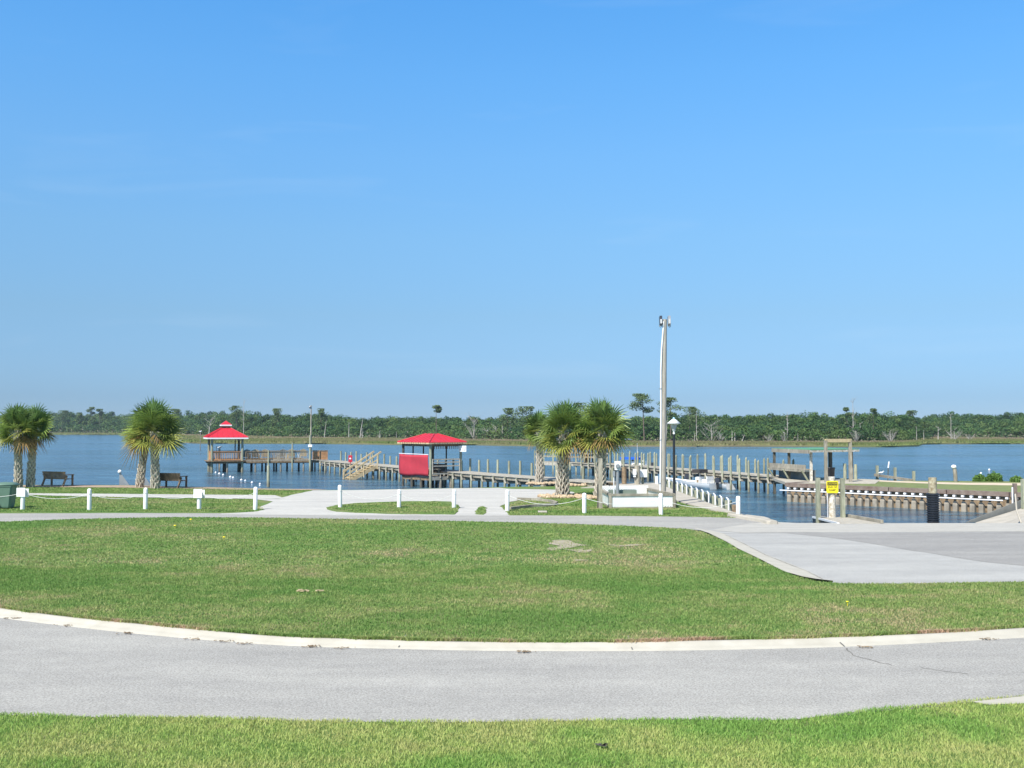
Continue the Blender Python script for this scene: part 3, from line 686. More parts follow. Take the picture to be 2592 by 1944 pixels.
sn = [(618,500,1008,'very tall thin bare snag right of the gazebo roof',.3,6,0,.7,0),(530,560,1062,'grey branching dead tree left of the gazebo roof',1.5,12,.1,1,0),
(912,395,1056,'leaning white dead trunk above the stairs of the pier',.15,2,.14,1.2,0),(884,400,1068,'short pale trunk left of the leaning white one',.15,2,0,1,0),(822,405,1062,'slanted pale trunk right of the pier light',.2,3,.1,.8,0),
(918,385,1084,'small crooked dead tree on the marsh edge above the stairs',.8,5,0,.8,0),(962,385,1090,'short bare twin stem above the near pier left of the pavilion',.5,5,0,.8,2),(1004,380,1092,'thin upright dead stem left of the red roof',.1,1,0,.6,0),
(1200,352,1064,'large pale tangle of dead branches right of the pavilion roof',1.2,14,0,.8,10),(1232,350,1082,'bare bush of grey limbs low behind the near pier',1.2,8,.1,.8,8),(1258,348,1078,'forked pale dead tree between the pavilion and the palms',1.2,8,-.1,.9,5),
(1272,345,1068,'straight tall dead trunk left of the smallest palm',.4,6,0,.8,0),(1290,343,1066,'pale dead trunk closest to the smallest palm on its left',.5,6,.05,.8,0),(1312,338,1090,'low grey brush of dead limbs under the smallest palm crown',1.0,5,0,.6,6),
(1685,296,1052,'pale dead trunk close to the right side of the utility pole',.25,3,.06,.9,0),(1762,297,1040,'dead trunk above the lamp with short stubs',.3,5,0,.9,0),(1757,294,1095,'short split stump on the marsh right of the lamp',.5,3,0,1,0),
(1800,292,1074,'spreading dead tree of pale limbs above the white boat',1.8,14,0,.8,4),(1822,291,1098,'fan of grey dead branches lying on the marsh above the boat',1.6,8,0,.8,12),(1852,292,1090,'short thick white stump, left one of a pair',.05,0,0,1.5,0),
(1859,292,1094,'short thick white stump, right one of a pair',.05,0,0,1.5,0),(1876,290,1100,'low leaning white branch right of the pair of stumps',.9,3,.35,.9,0),(1992,294,1042,'tall dead pine with short side branches above the dark shelter',.35,18,0,.9,0),
(1945,292,1098,'grey leafless bush left of the tall dead pine',1.3,4,0,.6,10),(1984,291,1094,'grey leafless bush at the foot of the tall dead pine',1.2,4,0,.6,9),(2018,292,1096,'thin white stem right of the tall dead pine',.1,1,0,.6,0),
(2158,306,1006,'tall forked bare snag rising above the woods on the right',.55,10,.0,1.0,0),(2165,292,1090,'grey leafless bush behind the wooden goalpost frame',1.2,4,0,.6,14),(2182,300,1070,'curled white dead branch in the woods right of the goalpost frame',.6,5,-.15,.9,0),
(2252,292,1088,'fan-shaped grey leafless bush above the broken rail',1.6,4,0,.6,18),(2318,320,1080,'thin dead stem below the gap in the woods',.3,2,0,.7,0),(2336,330,1088,'shorter thin stem right of the gap in the woods',.3,2,0,.7,0),
(2372,335,1080,'twisted white dead tree above the corrugated black pile',.9,7,.03,1.1,0),(2405,340,1048,'tall thin dead trunk standing in a grey thicket',.3,8,0,.8,0),(2414,336,1088,'wide grey thicket of leafless twigs around the thin trunk',1.7,4,0,.6,20),
(2452,338,1100,'low grey brush right of the leafless thicket',1.4,4,0,.6,10),(2310,330,1105,'low white driftwood limbs on the marsh edge',1.4,5,0,.8,4),(74,820,1068,'thin pale trunk at the wood edge seen beside the second palm',.2,2,0,.7,0),(273,790,1072,'pair of slim pale trunks at the wood edge left of the middle palms',.3,4,0,.7,0)]
for (px, D, yt, lab, spd, nb, ln, th, bu) in sn: snag(px, D, yt, lab, spd, nb, 'dead tree', ln, th, None, bu)
# ------------------------------------------------------------------ piers, gazebo, shelters
V2 = lambda x, y: Vector((x, y, 0))
def pile_mb(p, zb, zt, r, n=9, point=0):
    m = MB(); j = random.uniform(-.02,.02)
    pts = [(p[0],p[1],zb),(p[0]+j,p[1],(zb+zt)/2),(p[0]+j,p[1]+j,zt)]
    m.tube(pts, [r*1.05,r,r*.95], n)
    if point: m.tube([(p[0]+j,p[1]+j,zt),(p[0]+j+r*.3,p[1]+j,zt+point)], [r*.95,r*.15], n)
    return m
def pier(name, label, cat, line, width, zdeck, spacing, near_top, far_top, matp, brace=True, t0=0, r=.085, pt=0):
    line = [Vector((*p, 0)) for p in line]; o = line[0]
    rt = thing(name, (o.x, o.y, zdeck), label, cat)
    # deck along the polyline, near edge on the line
    norm = []
    for i, p in enumerate(line):
        d = (line[min(i+1,len(line)-1)]-line[max(i-1,0)]).normalized(); norm.append(Vector((-d.y, d.x, 0)))
    m = MB()
    for i in range(len(line)-1):
        a, b = line[i], line[i+1]; na, nb = norm[i]*width, norm[i+1]*width
        k = max(1, int((b-a).length/.15))
        for j in range(k):
            p0 = a.lerp(b, (j+.04)/k); p1 = a.lerp(b, (j+.96)/k); n0 = na.lerp(nb, j/k); n1 = na.lerp(nb, (j+1)/k)
            q = [p0-n0*.03, p1-n1*.03, p1+n1, p0+n0]; dz = random.uniform(-.004,.004)
            m.prism([(v.x, v.y) for v in q], zdeck-.045+dz, zdeck+dz)
    m.build('deck', M['deckboards'], rt)
    m = MB()
    for i in range(len(line)-1):
        a, b = line[i], line[i+1]; na, nb = norm[i], norm[i+1]
        for off in (.06, width*.5, width-.12):
            m.bar(a+na*off+Vector((0,0,zdeck-.16)), b+nb*off+Vector((0,0,zdeck-.16)), .08, .2)
    m.build('stringer', M['wood_grey'], rt)
    d = t0
    L = [(line[i+1]-line[i]).length for i in range(len(line)-1)]; tot = sum(L); c = 0
    while d < tot:
        k, s = 0, d
        while k < len(L)-1 and s > L[k]: s -= L[k]; k += 1
        t = s/L[k]; p = line[k].lerp(line[k+1], t); n = norm[k].lerp(norm[k+1], t); dr = (line[k+1]-line[k]).normalized()
        pn = p - n*.12; pf = p + n*(width+.10)
        a = pile_mb(pn, -1.7, near_top() if callable(near_top) else near_top, r, 9, pt).build('pile', matp, rt)
        pile_mb(pf, -1.7, far_top() if callable(far_top) else far_top, r, 9, pt).build('pile', matp, rt)
        if brace:
            q = MB(); q.bar(pn-n*.09+Vector((0,0,zdeck-.12)), pn-n*.06+dr*.22+Vector((0,0,zdeck-.46)), .08, .06)
            q.bar(pn-n*.05+Vector((0,0,zdeck-.42)), pf+Vector((0,0,zdeck-.42)), .07, .16); q.build('brace', M['deckboards'], a)
        d += spacing; c += 1
    return rt
P1L = [(-19.0,101.7),(-3.0,72.3),(4.7,60.4)]
pier('pier', 'long grey fishing pier running from the palms out to the red-roofed gazebo', 'pier', P1L, 1.9, .25, 1.45, .18, lambda: random.uniform(.98,1.25), M['wood_green'], t0=.6)
P2L = [(3.2,99.8),(9.3,89.2),(17.3,67.2)]
pier('pier', 'farther grey pier with a close row of tall pointed piles behind the moored white boats', 'pier', P2L, 1.8, .25, 1.13, lambda: random.uniform(1.15,1.42), lambda: random.uniform(1.15,1.42), M['wood_green'], t0=6.5, r=.08, pt=.12)

# T-shaped end deck with railing
TH = R(22); U = Vector((math.cos(TH), math.sin(TH), 0)); W = Vector((-U.y, U.x, 0)); F0 = Vector((-29.3, 100.5, 0)); ZD = .25
Z = Vector((0,0,1))
def rail(par, a, b, z, h, mats, step=.17, nm='railing'):
    m = MB(); m.bar(a+Z*(z+h), b+Z*(z+h), .13, .045); m.bar(a+Z*(z+h-.09), b+Z*(z+h-.09), .04, .09); m.bar(a+Z*(z+.1), b+Z*(z+.1), .04, .09)
    k = int((b-a).length/step)
    for i in range(k+1): p = a.lerp(b, i/k); m.bar(p+Z*(z+.05), p+Z*(z+h-.05), .04, .04)
    return m.build(nm, mats, par)
GS = 2.9
g0, g1, g2, g3 = F0, F0+U*GS, F0+U*GS+W*GS, F0+W*GS
gz = thing('gazebo', tuple(F0+Z*ZD), 'small square gazebo with a red hipped roof and white fascia over the river', 'gazebo')
m = MB()
for i in range(20): 
    a = F0-U*.45-W*.3+W*((GS+.5)*i/20); m.bar(a+Z*(ZD-.03), a+U*(GS+.75)+Z*(ZD-.03), .155, .05)
m.build('floor', M['wood_brown'], gz)
m = MB()
for t in (0,.5,1): m.bar(g0+W*GS*t-U*.3+Z*(ZD-.17), g1+W*GS*t+U*.2+Z*(ZD-.17), .08, .22)
m.build('beam', M['wood_brown'], gz)
for p in (g0,g1,g2,g3): pile_mb(p, -1.7, 2.42, .12).build('post', M['wood_green'], gz)
for i in range(3):
    for j in range(3):
        if (i,j) in ((0,0),(2,0),(2,2),(0,2)): continue
        p = g0.lerp(g1, i/2)+W*GS*j/2; pile_mb(p, -1.7, ZD-.2, .1).build('pile', M['wood_dark'] if j else M['wood_grey'], gz)
for p in (g0+W*.35, g2-W*.4, g2-U*.35): m = MB(); m.bar(p+Z*ZD, p+Z*2.4, .09, .09); m.build('post', M['wood_dark'], gz)
rail(gz, g0, g1, ZD, .9, M['wood_orange']); rail(gz, g0, g3, ZD, .9, M['wood_orange'], .09); rail(gz, g3, g2, ZD, .9, M['wood_orange'])
def hip(par, c0, u, lu, v, lv, ze, zr, oh, ridge, mroof, mfas, fh=.16, nm='roof', shift=0):
    """hipped roof over the rectangle c0, u*lu, v*lv; ridge = (du, dv) half sizes of the flat top"""
    A = [c0-u*oh-v*oh, c0+u*(lu+oh)-v*oh, c0+u*(lu+oh)+v*(lv+oh), c0-u*oh+v*(lv+oh)]
    c = c0+u*lu/2+v*lv/2; T = [c-u*ridge[0]-v*ridge[1], c+u*ridge[0]-v*ridge[1], c+u*ridge[0]+v*ridge[1], c-u*ridge[0]+v*ridge[1]]
    m = MB(); vs = [p+Z*ze for p in A]+[p+Z*zr for p in T]+[p+Z*(ze-.04) for p in A]
    m.add(vs, [(0,1,5,4),(1,2,6,5),(2,3,7,6),(3,0,4,7),(4,5,6,7),(8,11,10,9),(0,8,9,1),(1,9,10,2),(2,10,11,3),(3,11,8,0)])
    for i in range(4): m.tube([A[i]+Z*(ze+.02), T[i]+Z*(zr+.02)], .035, 6)     # ridge caps
    for i in range(4):                                                         # standing seams
        a, b, t0_, t1_ = A[i], A[(i+1)%4], T[i], T[(i+1)%4]; k = int((b-a).length/.45)
        dn = (b-a).normalized(); up = ((t0_+t1_)/2-(a+b)/2); up = up-dn*up.dot(dn)
        for j in range(1,k):
            s = j/k; p = a.lerp(b, s); Lab = (b-a).length; sa = (t0_-a).dot(dn); sb = (b-t1_).dot(dn); dd = s*Lab
            f = min(1, dd/max(sa,1e-3), (Lab-dd)/max(sb,1e-3)); q = p+up*f
            m.bar(p+Z*(ze+.012), q+Z*(ze+(zr-ze)*f+.012), .03, .03)
    r_ = m.build(nm, mroof, par)
    m = MB()
    for i in range(4):
        a, b = A[i], A[(i+1)%4]; m.bar(a+Z*(ze-.04-fh/2), b+Z*(ze-.04-fh/2), .035, fh)
    m.build('fascia', mfas, r_); return r_
hip(gz, F0, U, GS, W, GS, 2.56, 3.5, .5, (.36,.36), M['red_roof'], M['white'], .13)
cc = F0+U*GS/2+W*GS/2
m = MB(); m.box(cc+Z*3.58, (.72,.72,.22), rz=TH); cu = m.build('cupola', M['wood_brown'], gz)
A = [cc-U*.52-W*.52, cc+U*.52-W*.52, cc+U*.52+W*.52, cc-U*.52+W*.52]
m = MB(); m.add([p+Z*3.8 for p in A]+[cc+Z*4.2], [(0,1,4),(1,2,4),(2,3,4),(3,0,4),(3,2,1,0)]); m.build('cupola_roof', M['red_roof'], cu)
m = MB()
for i in range(4): m.bar(A[i]+Z*3.73, A[(i+1)%4]+Z*3.73, .04, .13)
m.build('fascia', M['white'], cu)
m = MB()                                                                        # little brackets under the eaves
for i in range(14):
    p = g0.lerp(g1, (i+.5)/14); m.bar(p-W*.05+Z*2.36, p-W*.05+Z*2.24, .05, .05)
m.bar(g0+Z*2.40, g1+Z*2.40, .06, .1); m.bar(g0+Z*2.40, g3+Z*2.40, .06, .1); m.bar(g3+Z*2.40, g2+Z*2.40, .06, .1); m.bar(g1+Z*2.40, g2+Z*2.40, .06, .1)
m.build('valance', M['wood_tan'], gz)

T0 = F0+U*(GS+.32); TL = 6.25; T1 = T0+U*TL
td = thing('viewing_deck', tuple(T0+Z*ZD), 'railed wooden viewing deck between the gazebo and the tall pier light', 'deck')
m = MB()
for i in range(22): a = T0+W*(3.2*i/22-.1); m.bar(a+Z*(ZD-.03), a+U*(TL+2.0)+Z*(ZD-.03), .14, .05)
m.build('floor', M['deckboards'], td)
m = MB()
for t in (0, 1.5, 3.0): m.bar(T0+W*t+Z*(ZD-.18), T1+U*1.9+W*t+Z*(ZD-.18), .08, .24)
m.bar(T0-W*.14+Z*(ZD-.1), T1-W*.14+Z*(ZD-.1), .05, .26)
m.build('beam', M['wood_brown'], td)
for i, t in enumerate((.9, 2.1, 3.3, 4.45, 5.6, 6.9, 7.9)):
    for j in range(3):
        if i in (1,3) and j == 0: continue
        pile_mb(T0+U*(t+random.uniform(-.15,.15))+W*(1.5*j), -1.7, ZD-.2, .09).build('pile', M['wood_dark'] if j else M['wood_grey'], td)
for a, b in ((0,2.3),(2.3,4.5),(4.5,TL-.1)):
    rail(td, T0+U*a, T0+U*b, ZD, .88, M['wood_brown'] if a < 2 else M['wood_grey'], .15)
rail(td, T0+W*3.0, T1+W*3.0, ZD, .88, M['wood_brown'], .15)
for t in (2.2, 4.55): pile_mb(T0+U*t-W*.2, -1.7, ZD+(1.0 if t < 3 else 1.75), .085).build('post', M['wood_green'], td)
m = MB(); m.bar(T1+U*.35+Z*(ZD+.45), T1+U*1.9+Z*(ZD+.45), .05, .86); m.build('screen', M['wood_orange'], td)
m = MB(); m.bar(T1+U*.25+Z*(ZD+.93), T1+U*1.95+Z*(ZD+.93), .12, .06); m.bar(T1+U*1.05-W*.06+Z*ZD, T1+U*1.05-W*.06+Z*(ZD+.95), .09, .09); m.build('screen_rail', M['wood_brown'], td)
# adirondack chairs
def adirondack(mt):
    rt = thing('deck_chair', (0,0,0), 'x', 'chair', 'wooden chairs on the railed pier deck')
    m = MB()
    for i in range(5): m.box((-.22+.11*i, .0, .36), (.1,.55,.025), M=Matrix.Rotation(R(8),3,'X'))
    m.build('seat', mt, rt, world=False)
    m = MB()
    for i in range(5): m.box((-.24+.12*i, .36, .72-.012*abs(i-2)*2), (.105,.025,.80-.05*abs(i-2)), M=Matrix.Rotation(R(-16),3,'X'))
    m.build('backrest', mt, rt, world=False)
    for s in (-1,1): m = MB(); m.box((s*.36,-.02,.56), (.13,.72,.03)); m.build('armrest', mt, rt, world=False)
    for s in (-1,1):
        m = MB(); m.box((s*.33,-.28,.28), (.05,.09,.56)); m.build('leg', mt, rt, world=False)
        m = MB(); m.box((s*.33,.28,.25), (.05,.09,.5)); m.build('leg', mt, rt, world=False)
    return rt
CH = [(627,M['lid_green'],'green wooden chair next to the gazebo post'),(650,M['wood_tan'],'pale wooden chair second from the gazebo'),(672,M['wood_tan'],'pale wooden chair third from the gazebo'),(711,M['deckboards'],'whitish wooden chair in the middle of the railed deck'),(733,M['wood_tan'],'pale wooden chair beside the tall post in the railing'),(762,M['wood_tan'],'pale wooden chair closest to the pier light')]
for px, mt, lab in CH:
    c = adirondack(mt); t = (px-614)/26.5+.0; pos = T0+U*((px-623)/23.5)+W*1.3
    c.location = (pos.x, pos.y, ZD); c.rotation_euler = (0,0,TH+math.pi+R(random.uniform(-12,12))); c['label'] = lab
# white towel / float on the rail
m = MB(); p = T0+U*5.1-W*.12; m.bar(p+Z*(ZD+.62), p+U*.12+Z*(ZD+.22), .11, .03); tag(m.build('towel', M['white']), 'small white towel hanging on the deck railing left of the pier light', 'towel')
# pier light
p = T1+U*.12-W*.3
lp = thing('pier_light', (p.x,p.y,-1.7), 'tall thin wooden light pole at the corner of the railed deck', 'light pole')
m = MB(); m.tube([(p.x,p.y,-1.7),(p.x,p.y,2.2),(p.x,p.y,5.75)], [.09,.075,.055], 9); m.build('pole', M['wood_grey'], lp)
m = MB(); m.lathe([(.03,5.72),(.11,5.62),(.14,5.5),(.06,5.42)], 10, (p.x-.1,p.y,0)); m.ball((p.x-.1,p.y-.08,5.6), .1); m.build('lamp_head', M['grey_metal'], lp)
q = T1+U*.05-W*.42
pile_mb(q, -1.7, 2.75, .11).build('pole', M['wood_green'], None)
o = SC.objects[-1]
def top_pile(px, yb, yt, r, mt, lab, zb=WZ, name='mooring_pile', cat='pile', grp=None, deep=.9, n=10, lean=0, loc=None):
    p = G(px, yb, zb) if loc is None else Vector(loc); D = p.y; zt = CAMZ-(yt-1085)/FPX*D
    m = MB(); m.tube([(p.x,p.y,zb-deep),(p.x+lean*.5,p.y,(zb+zt)/2),(p.x+lean,p.y,zt)], [r*1.06,r,r*.96], n)
    ob = m.build(name, mt); tag(ob, lab, cat, grp); return ob, Vector((p.x+lean,p.y,zt))
for ob in [x for x in SC.objects if x.name.startswith('pole') and x.parent is None]:
    ob.name = 'mooring_pile'; tag(ob, 'thick green pile beside the pier light carrying a small white notice', 'pile')
m = MB(); m.box((q.x, q.y-.14, 1.68), (.40,.03,.25)); tag(m.build('notice', M['white']), 'small white notice on the pile beside the pier light', 'sign')
top_pile(679,1232,1178,.115,M['wood_green'],'lone green pile standing in the water near the shore, right of the white floats')
# egret-like white birds
def bird(p, s, lab, rz=0, mt='gull'):
    m = MB(); m.ball((0,0,.16*s), .13*s, 10, 7, (1.7,.8,.8)); m.ball((.22*s,0,.30*s), .065*s, 8, 6); m.tube([(.12*s,0,.2*s),(.21*s,0,.29*s)], [.06*s,.045*s], 7)
    m.tube([(-.15*s,0,.16*s),(-.36*s,0,.12*s)], [.07*s,.02*s], 6); m.tube([(.27*s,0,.3*s),(.36*s,0,.285*s)], [.018*s,.004*s], 5)
    for t in (-1,1): m.tube([(0,t*.04*s,.08*s),(.01*s,t*.04*s,0)], .012*s, 4)
    c, s_ = math.cos(rz), math.sin(rz); m.v = [(p[0]+a*c-b*s_, p[1]+a*s_+b*c, p[2]+d) for a,b,d in m.v]
    return tag(m.build('gull', M['gull']), lab, 'bird')
pp = g3+U*1.1; top_pile(574,0,1135,.07,M['wood_grey'],'thin post behind the gazebo with a gull on its top', loc=(*(g3+U*1.15+W*1.0).xy,WZ))
pt = g3+U*1.15+W*1.0; bird((pt.x,pt.y,CAMZ-(50)/FPX*pt.y), .7, 'white gull perched on the post behind the gazebo')
for px, yt, lab in ((550,1129,'thin bare stake behind the gazebo, leftmost'),(555,1129,'thin bare stake behind the gazebo, beside the leftmost')):
    top_pile(px,0,yt,.03,M['wood_dark'],lab, loc=(XY(px,107),107,WZ), name='stake', cat='stake')
top_pile(509,0,1094,.07,M['wood_grey'],'slim channel stake in the water left of the gazebo', loc=(XY(509,210),210,WZ), name='stake', cat='stake')
bird((XY(509,210),210,CAMZ-9/FPX*210), 1.0, 'white gull on the slim channel stake left of the gazebo')
# line of swim floats
fl = [(546,1196,2.5),(555,1199,3),(565,1202,2.8),(583,1207.5,3.3),(590,1209,3),(611,1215,3.2),(621,1216.5,2.6),(638,1221.5,3.3),(658,1225,2.8),(658,1229,2)]
wd_ = ['first','second','third','fourth','fifth','sixth','seventh','eighth','ninth','tenth']
for i, (px, py, r) in enumerate(fl):
    p = G(px, py, WZ+.03); m = MB(); q = r*p.y/FPX*1.0; m.ball(p, q, 12, 8, (1,1,.85)); m.tube([p+Z*q*.7, p+Z*q*1.15], q*.25, 6)
    tag(m.build('swim_float', M['white_pvc']), f'white ball float on the water, {wd_[i]} from the gazebo', 'float', 'white floats in a line by the gazebo')

# stairs down to the water from the long pier
dp = Vector((15.8,-29.2,0)).normalized(); sn_ = Vector((-dp.x*0-.88, -.47, 0)).normalized()
S0 = Vector((-12.3,89.3,0)); st = thing('pier_stairs', (S0.x,S0.y,ZD), 'new tan wooden stairs with handrails dropping from the long pier to the water', 'stairs')
run, drop, wid = 2.55, 1.32, 1.7
for k, off in enumerate((0, wid/2, wid)):
    m = MB(); a = S0+dp*off; m.bar(a+Z*(ZD-.05), a+sn_*run+Z*(ZD-drop), .05, .26); m.build('stringer', M['wood_tan'], st)
for i in range(8):
    t = (i+.6)/8; a = S0+sn_*run*t; m = MB(); m.box(a+dp*wid/2+Z*(ZD-drop*t+.06), (.25,wid,.04), M=Matrix((sn_, dp, Z)).transposed()); m.build('tread', M['wood_tan'], st)
for off in (0, wid):
    a = S0+dp*off; m = MB(); m.bar(a-sn_*.35+Z*(ZD+1.18), a+sn_*(run-.1)+Z*(ZD-drop+.75), .10, .13); m.bar(a+Z*(ZD+.5), a+sn_*(run-.1)+Z*(ZD-drop+.35), .04, .10); m.build('handrail', M['wood_tan'], st)
    for t in (0,.5,1):
        q = a+sn_*run*t*.95; m = MB(); m.bar(q+Z*(ZD-drop*t-.3 if t < 1 else -1.5), q+Z*(ZD-drop*t+1.0), .09, .09); m.build('post', M['wood_tan'], st)
# red life-ring box on the pier
p = AY(887,1163,92.5)
lb = thing('life_ring_box', (p.x,p.y,ZD), 'small red box with a white centre standing on the long pier', 'life ring box')
m = MB(); m.box((p.x,p.y,ZD+.45), (.34,.14,.62)); m.bar((p.x,p.y,ZD-.02),(p.x,p.y,ZD+.2),.06,.06); m.build('box', M['red_roof'], lb)
m = MB(); m.ball((p.x,p.y-.07,ZD+.45), .09, 10, 6, (1,.4,1)); m.build('ring', M['white'], lb)

# red-roofed pavilion on the pier
C0 = Vector((-5.9,74.5,0)); pa = Vector((-.616,.788,0)); pb = Vector((.788,.616,0)); LA, LB = 3.7, 2.65; ZF = -.08
pv = thing('pavilion', tuple(C0+Z*ZF), 'open wooden pavilion on piles with a low red hipped metal roof beside the long pier', 'pavilion')
m = MB()
for i in range(24): a = C0+pa*(LA*i/24); m.bar(a+Z*(ZF-.03), a+pb*LB+Z*(ZF-.03), .145, .05)
m.build('floor', M['deckboards'], pv)
m = MB(); m.bar(C0-pa*.06+Z*(ZF-.14), C0-pa*.06+pb*LB+Z*(ZF-.14), .05, .24); m.build('rim_board', M['deckboards'], pv)
m = MB()
for t in (0,.5,1): m.bar(C0+pb*LB*t+Z*(ZF-.17), C0+pb*LB*t+pa*LA+Z*(ZF-.17), .09, .22)
m.build('beam', M['wood_brown'], pv)
for i in range(4):
    for j in range(4):
        p = C0+pa*LA*i/3+pb*LB*j/3
        if (i in (0,3)) and (j in (0,3)): pile_mb(p, -1.7, 2.3, .10).build('post', M['wood_green'] if i == 0 else M['wood_dark'], pv)
        else: pile_mb(p, -1.7, ZF-.1, .12).build('pile', M['wood_dark'] if i else M['wood_grey'], pv)
for t in (.33,.68): m = MB(); p = C0+pa*LA+pb*LB*t; m.bar(p+Z*ZF, p+Z*2.3, .1, .1); m.build('post', M['wood_dark'], pv)
m = MB(); p = C0+pb*LB+pa*LA*.5; m.bar(p+Z*ZF, p+Z*2.3, .1, .1); m.build('post', M['wood_dark'], pv)
hip(pv, C0, pb, LB, pa, LA, 2.42, 3.02, .33, (.12,.55), M['red_roof'], M['wood_tan'], .10)
m = MB()
for (a, b) in ((C0,C0+pb*LB),(C0,C0+pa*LA),(C0+pa*LA,C0+pa*LA+pb*LB),(C0+pb*LB,C0+pa*LA+pb*LB)): m.bar(a+Z*2.2, b+Z*2.2, .07, .2)
for i in range(14): p = C0+pb*LB*(i+.5)/14; m.bar(p-pa*.08+Z*2.1, p-pa*.08+Z*1.92, .05, .06)
for a in (C0-pa*.25-pb*.25,): pass
m.build('valance', M['wood_brown'], pv)
m = MB()
for i in range(12):
    t = (i+.5)/12; m.bar(C0-pa*.38+pb*(LB*t)+Z*2.36, C0+pb*(LB*t)+pa*.3+Z*2.46, .04, .08)
    m.bar(C0-pb*.38+pa*(LA*t)+Z*2.36, C0+pa*(LA*t)+pb*.3+Z*2.46, .04, .08)
m.build('rafters', M['wood_brown'], pv).name = 'rafter'
fr_ = -pa*.10
m = MB()
for z in (1.16,.95,.68): m.bar(C0+fr_+pb*.1+Z*z, C0+fr_+pb*(LB-.12)+Z*z, .04, .09)
m.bar(C0+fr_+pb*.1+Z*.12, C0+fr_+pb*(LB-.12)+Z*.12, .05, .10)
for t in (.12, LB-.15): m.bar(C0+fr_+pb*t+Z*.1, C0+fr_+pb*t+Z*1.18, .06, .06)
for t in (.3,.55,.8): m.bar(C0+fr_+pb*LB*t+Z*(ZF-.1), C0+fr_+pb*LB*t+Z*.14, .06, .06)
m.build('railing', M['deckboards'], pv)
m = MB(); q = C0+pa*.55; m.bar(q+pb*.25+Z*.42, q+pb*1.15+Z*.42, .4, .05); m.bar(q+pb*.4+Z*ZF, q+pb*.4+Z*.42, .08,.08); m.bar(q+pb*1.1+Z*ZF, q+pb*1.1+Z*.42, .08,.08)
m.build('bench', M['wood_grey'], pv)
m = MB(); q = C0+pa*1.6+pb*1.75; m.box(q+Z*.32, (.75,.75,.8), rz=.65); m.box(q+Z*.74, (.8,.8,.05), rz=.65); m.build('cleaning_table', M['wood_dark'], pv)
# red canvas hung on the side
tp = thing('red_screen', tuple(C0+Z*0), 'plain red canvas screen hung on the near left side of the pavilion', 'canvas screen')
n_ = (-pb).normalized(); m = MB(); nu, nv = 14, 8; vs = []; fs = []
for i in range(nu+1):
    for j in range(nv+1):
        s, t = i/nu, j/nv; p = C0+pa*(.02+(LA+.25)*s)-pb*(.17+.03*math.sin(s*9)+.02*math.sin(t*7+s*4)); z = 1.50-.04*math.sin(s*math.pi) - (1.52-.05*math.sin(s*6))*t; vs.append(p+Z*z)
fs = [(i*(nv+1)+j, i*(nv+1)+j+1, (i+1)*(nv+1)+j+1, (i+1)*(nv+1)+j) for i in range(nu) for j in range(nv)]
m.add(vs, fs, True); cv = m.build('canvas', M['red_canvas'], tp); md = cv.modifiers.new('thickness','SOLIDIFY'); md.thickness = .015
m = MB(); m.tube([C0-pb*.19+Z*1.52, C0+pa*(LA+.28)-pb*.19+Z*1.54], .028, 8); m.build('top_rod', M['white_pvc'], tp)
# white sign on the right corner post
p = C0+pb*(LB+.10)-pa*.42
sg = thing('sign', (p.x,p.y,1.2), 'white notice board with dark bracket shapes on the right corner post of the pavilion', 'sign')
m = MB(); m.box((p.x-.18,p.y,1.92), (.56,.03,.44)); m.build('board', M['white'], sg)
m = MB()
for s in (-1,1): m.box((p.x-.18+s*.19,p.y-.02,1.94), (.03,.01,.28)); m.box((p.x-.18+s*.165,p.y-.022,1.81), (.07,.01,.03))
m.build('marks', M['slate'], sg).name = 'marking'

# boat slip shelter behind the palms (flat pale roof)
A_ = Vector((2.9,98.2,0)); B_ = Vector((8.95,92.6,0)); ab = (B_-A_).normalized(); an = Vector((-ab.y,ab.x,0)); Ls = (B_-A_).length
sh = thing('slip_shelter', (A_.x,A_.y,ZD), 'open shelter with a flat pale metal roof behind the right-hand palms', 'shelter')
m = MB(); m.bar(A_-ab*.2+an*1.3+Z*2.42, B_+ab*.2+an*1.3+Z*2.42, 3.1, .06)
k = 26
for i in range(k): q = A_-ab*.2+ab*((Ls+.4)*(i+.5)/k); m.bar(q-an*.25+Z*2.465, q+an*2.85+Z*2.465, .05, .03)
m.build('roof', M['pale_metal'], sh)
m = MB(); m.bar(A_-ab*.22-an*.26+Z*2.33, B_+ab*.22-an*.26+Z*2.33, .04, .24); m.build('fascia', M['white'], sh)
for i, t in enumerate((.02,.16,.33,.5,.62,.76,.98)):
    q = A_+ab*Ls*t; m = MB(); m.bar(q+Z*(-1.7), q+Z*2.3, .14, .14); m.build('post', M['wood_green'], sh)
    if i % 2: q = q+an*2.5; m = MB(); m.bar(q+Z*(-1.7), q+Z*2.3, .13, .13); m.build('post', M['wood_dark'], sh)
m = MB(); m.bar(A_+Z*(ZD-.05)+an*1.2, B_+Z*(ZD-.05)+an*1.2, 2.5, .1); m.bar(A_+Z*(ZD-.2), B_+Z*(ZD-.2), .1, .24); m.build('floor', M['deckboards'], sh)
m = MB()
for z in (1.15,.78): m.bar(A_-ab*.9+Z*z, A_+ab*Ls*.95+Z*z, .05, .14)
m.build('railing', M['wood_grey'], sh)
m = MB(); m.bar(A_-ab*1.0+Z*-1.6, A_-ab*1.0+Z*1.35, .1, .1); m.build('post', M['wood_green'], sh)
q = A_+ab*Ls*.62+an*.5
m = MB(); m.lathe([(.22,0),(.27,.7),(.28,.74),(.24,.74),(.2,.1)], 14, (q.x,q.y,ZD)); tag(m.build('trash_can', M['black_plastic']), 'black trash can under the flat pale shelter roof', 'trash can')

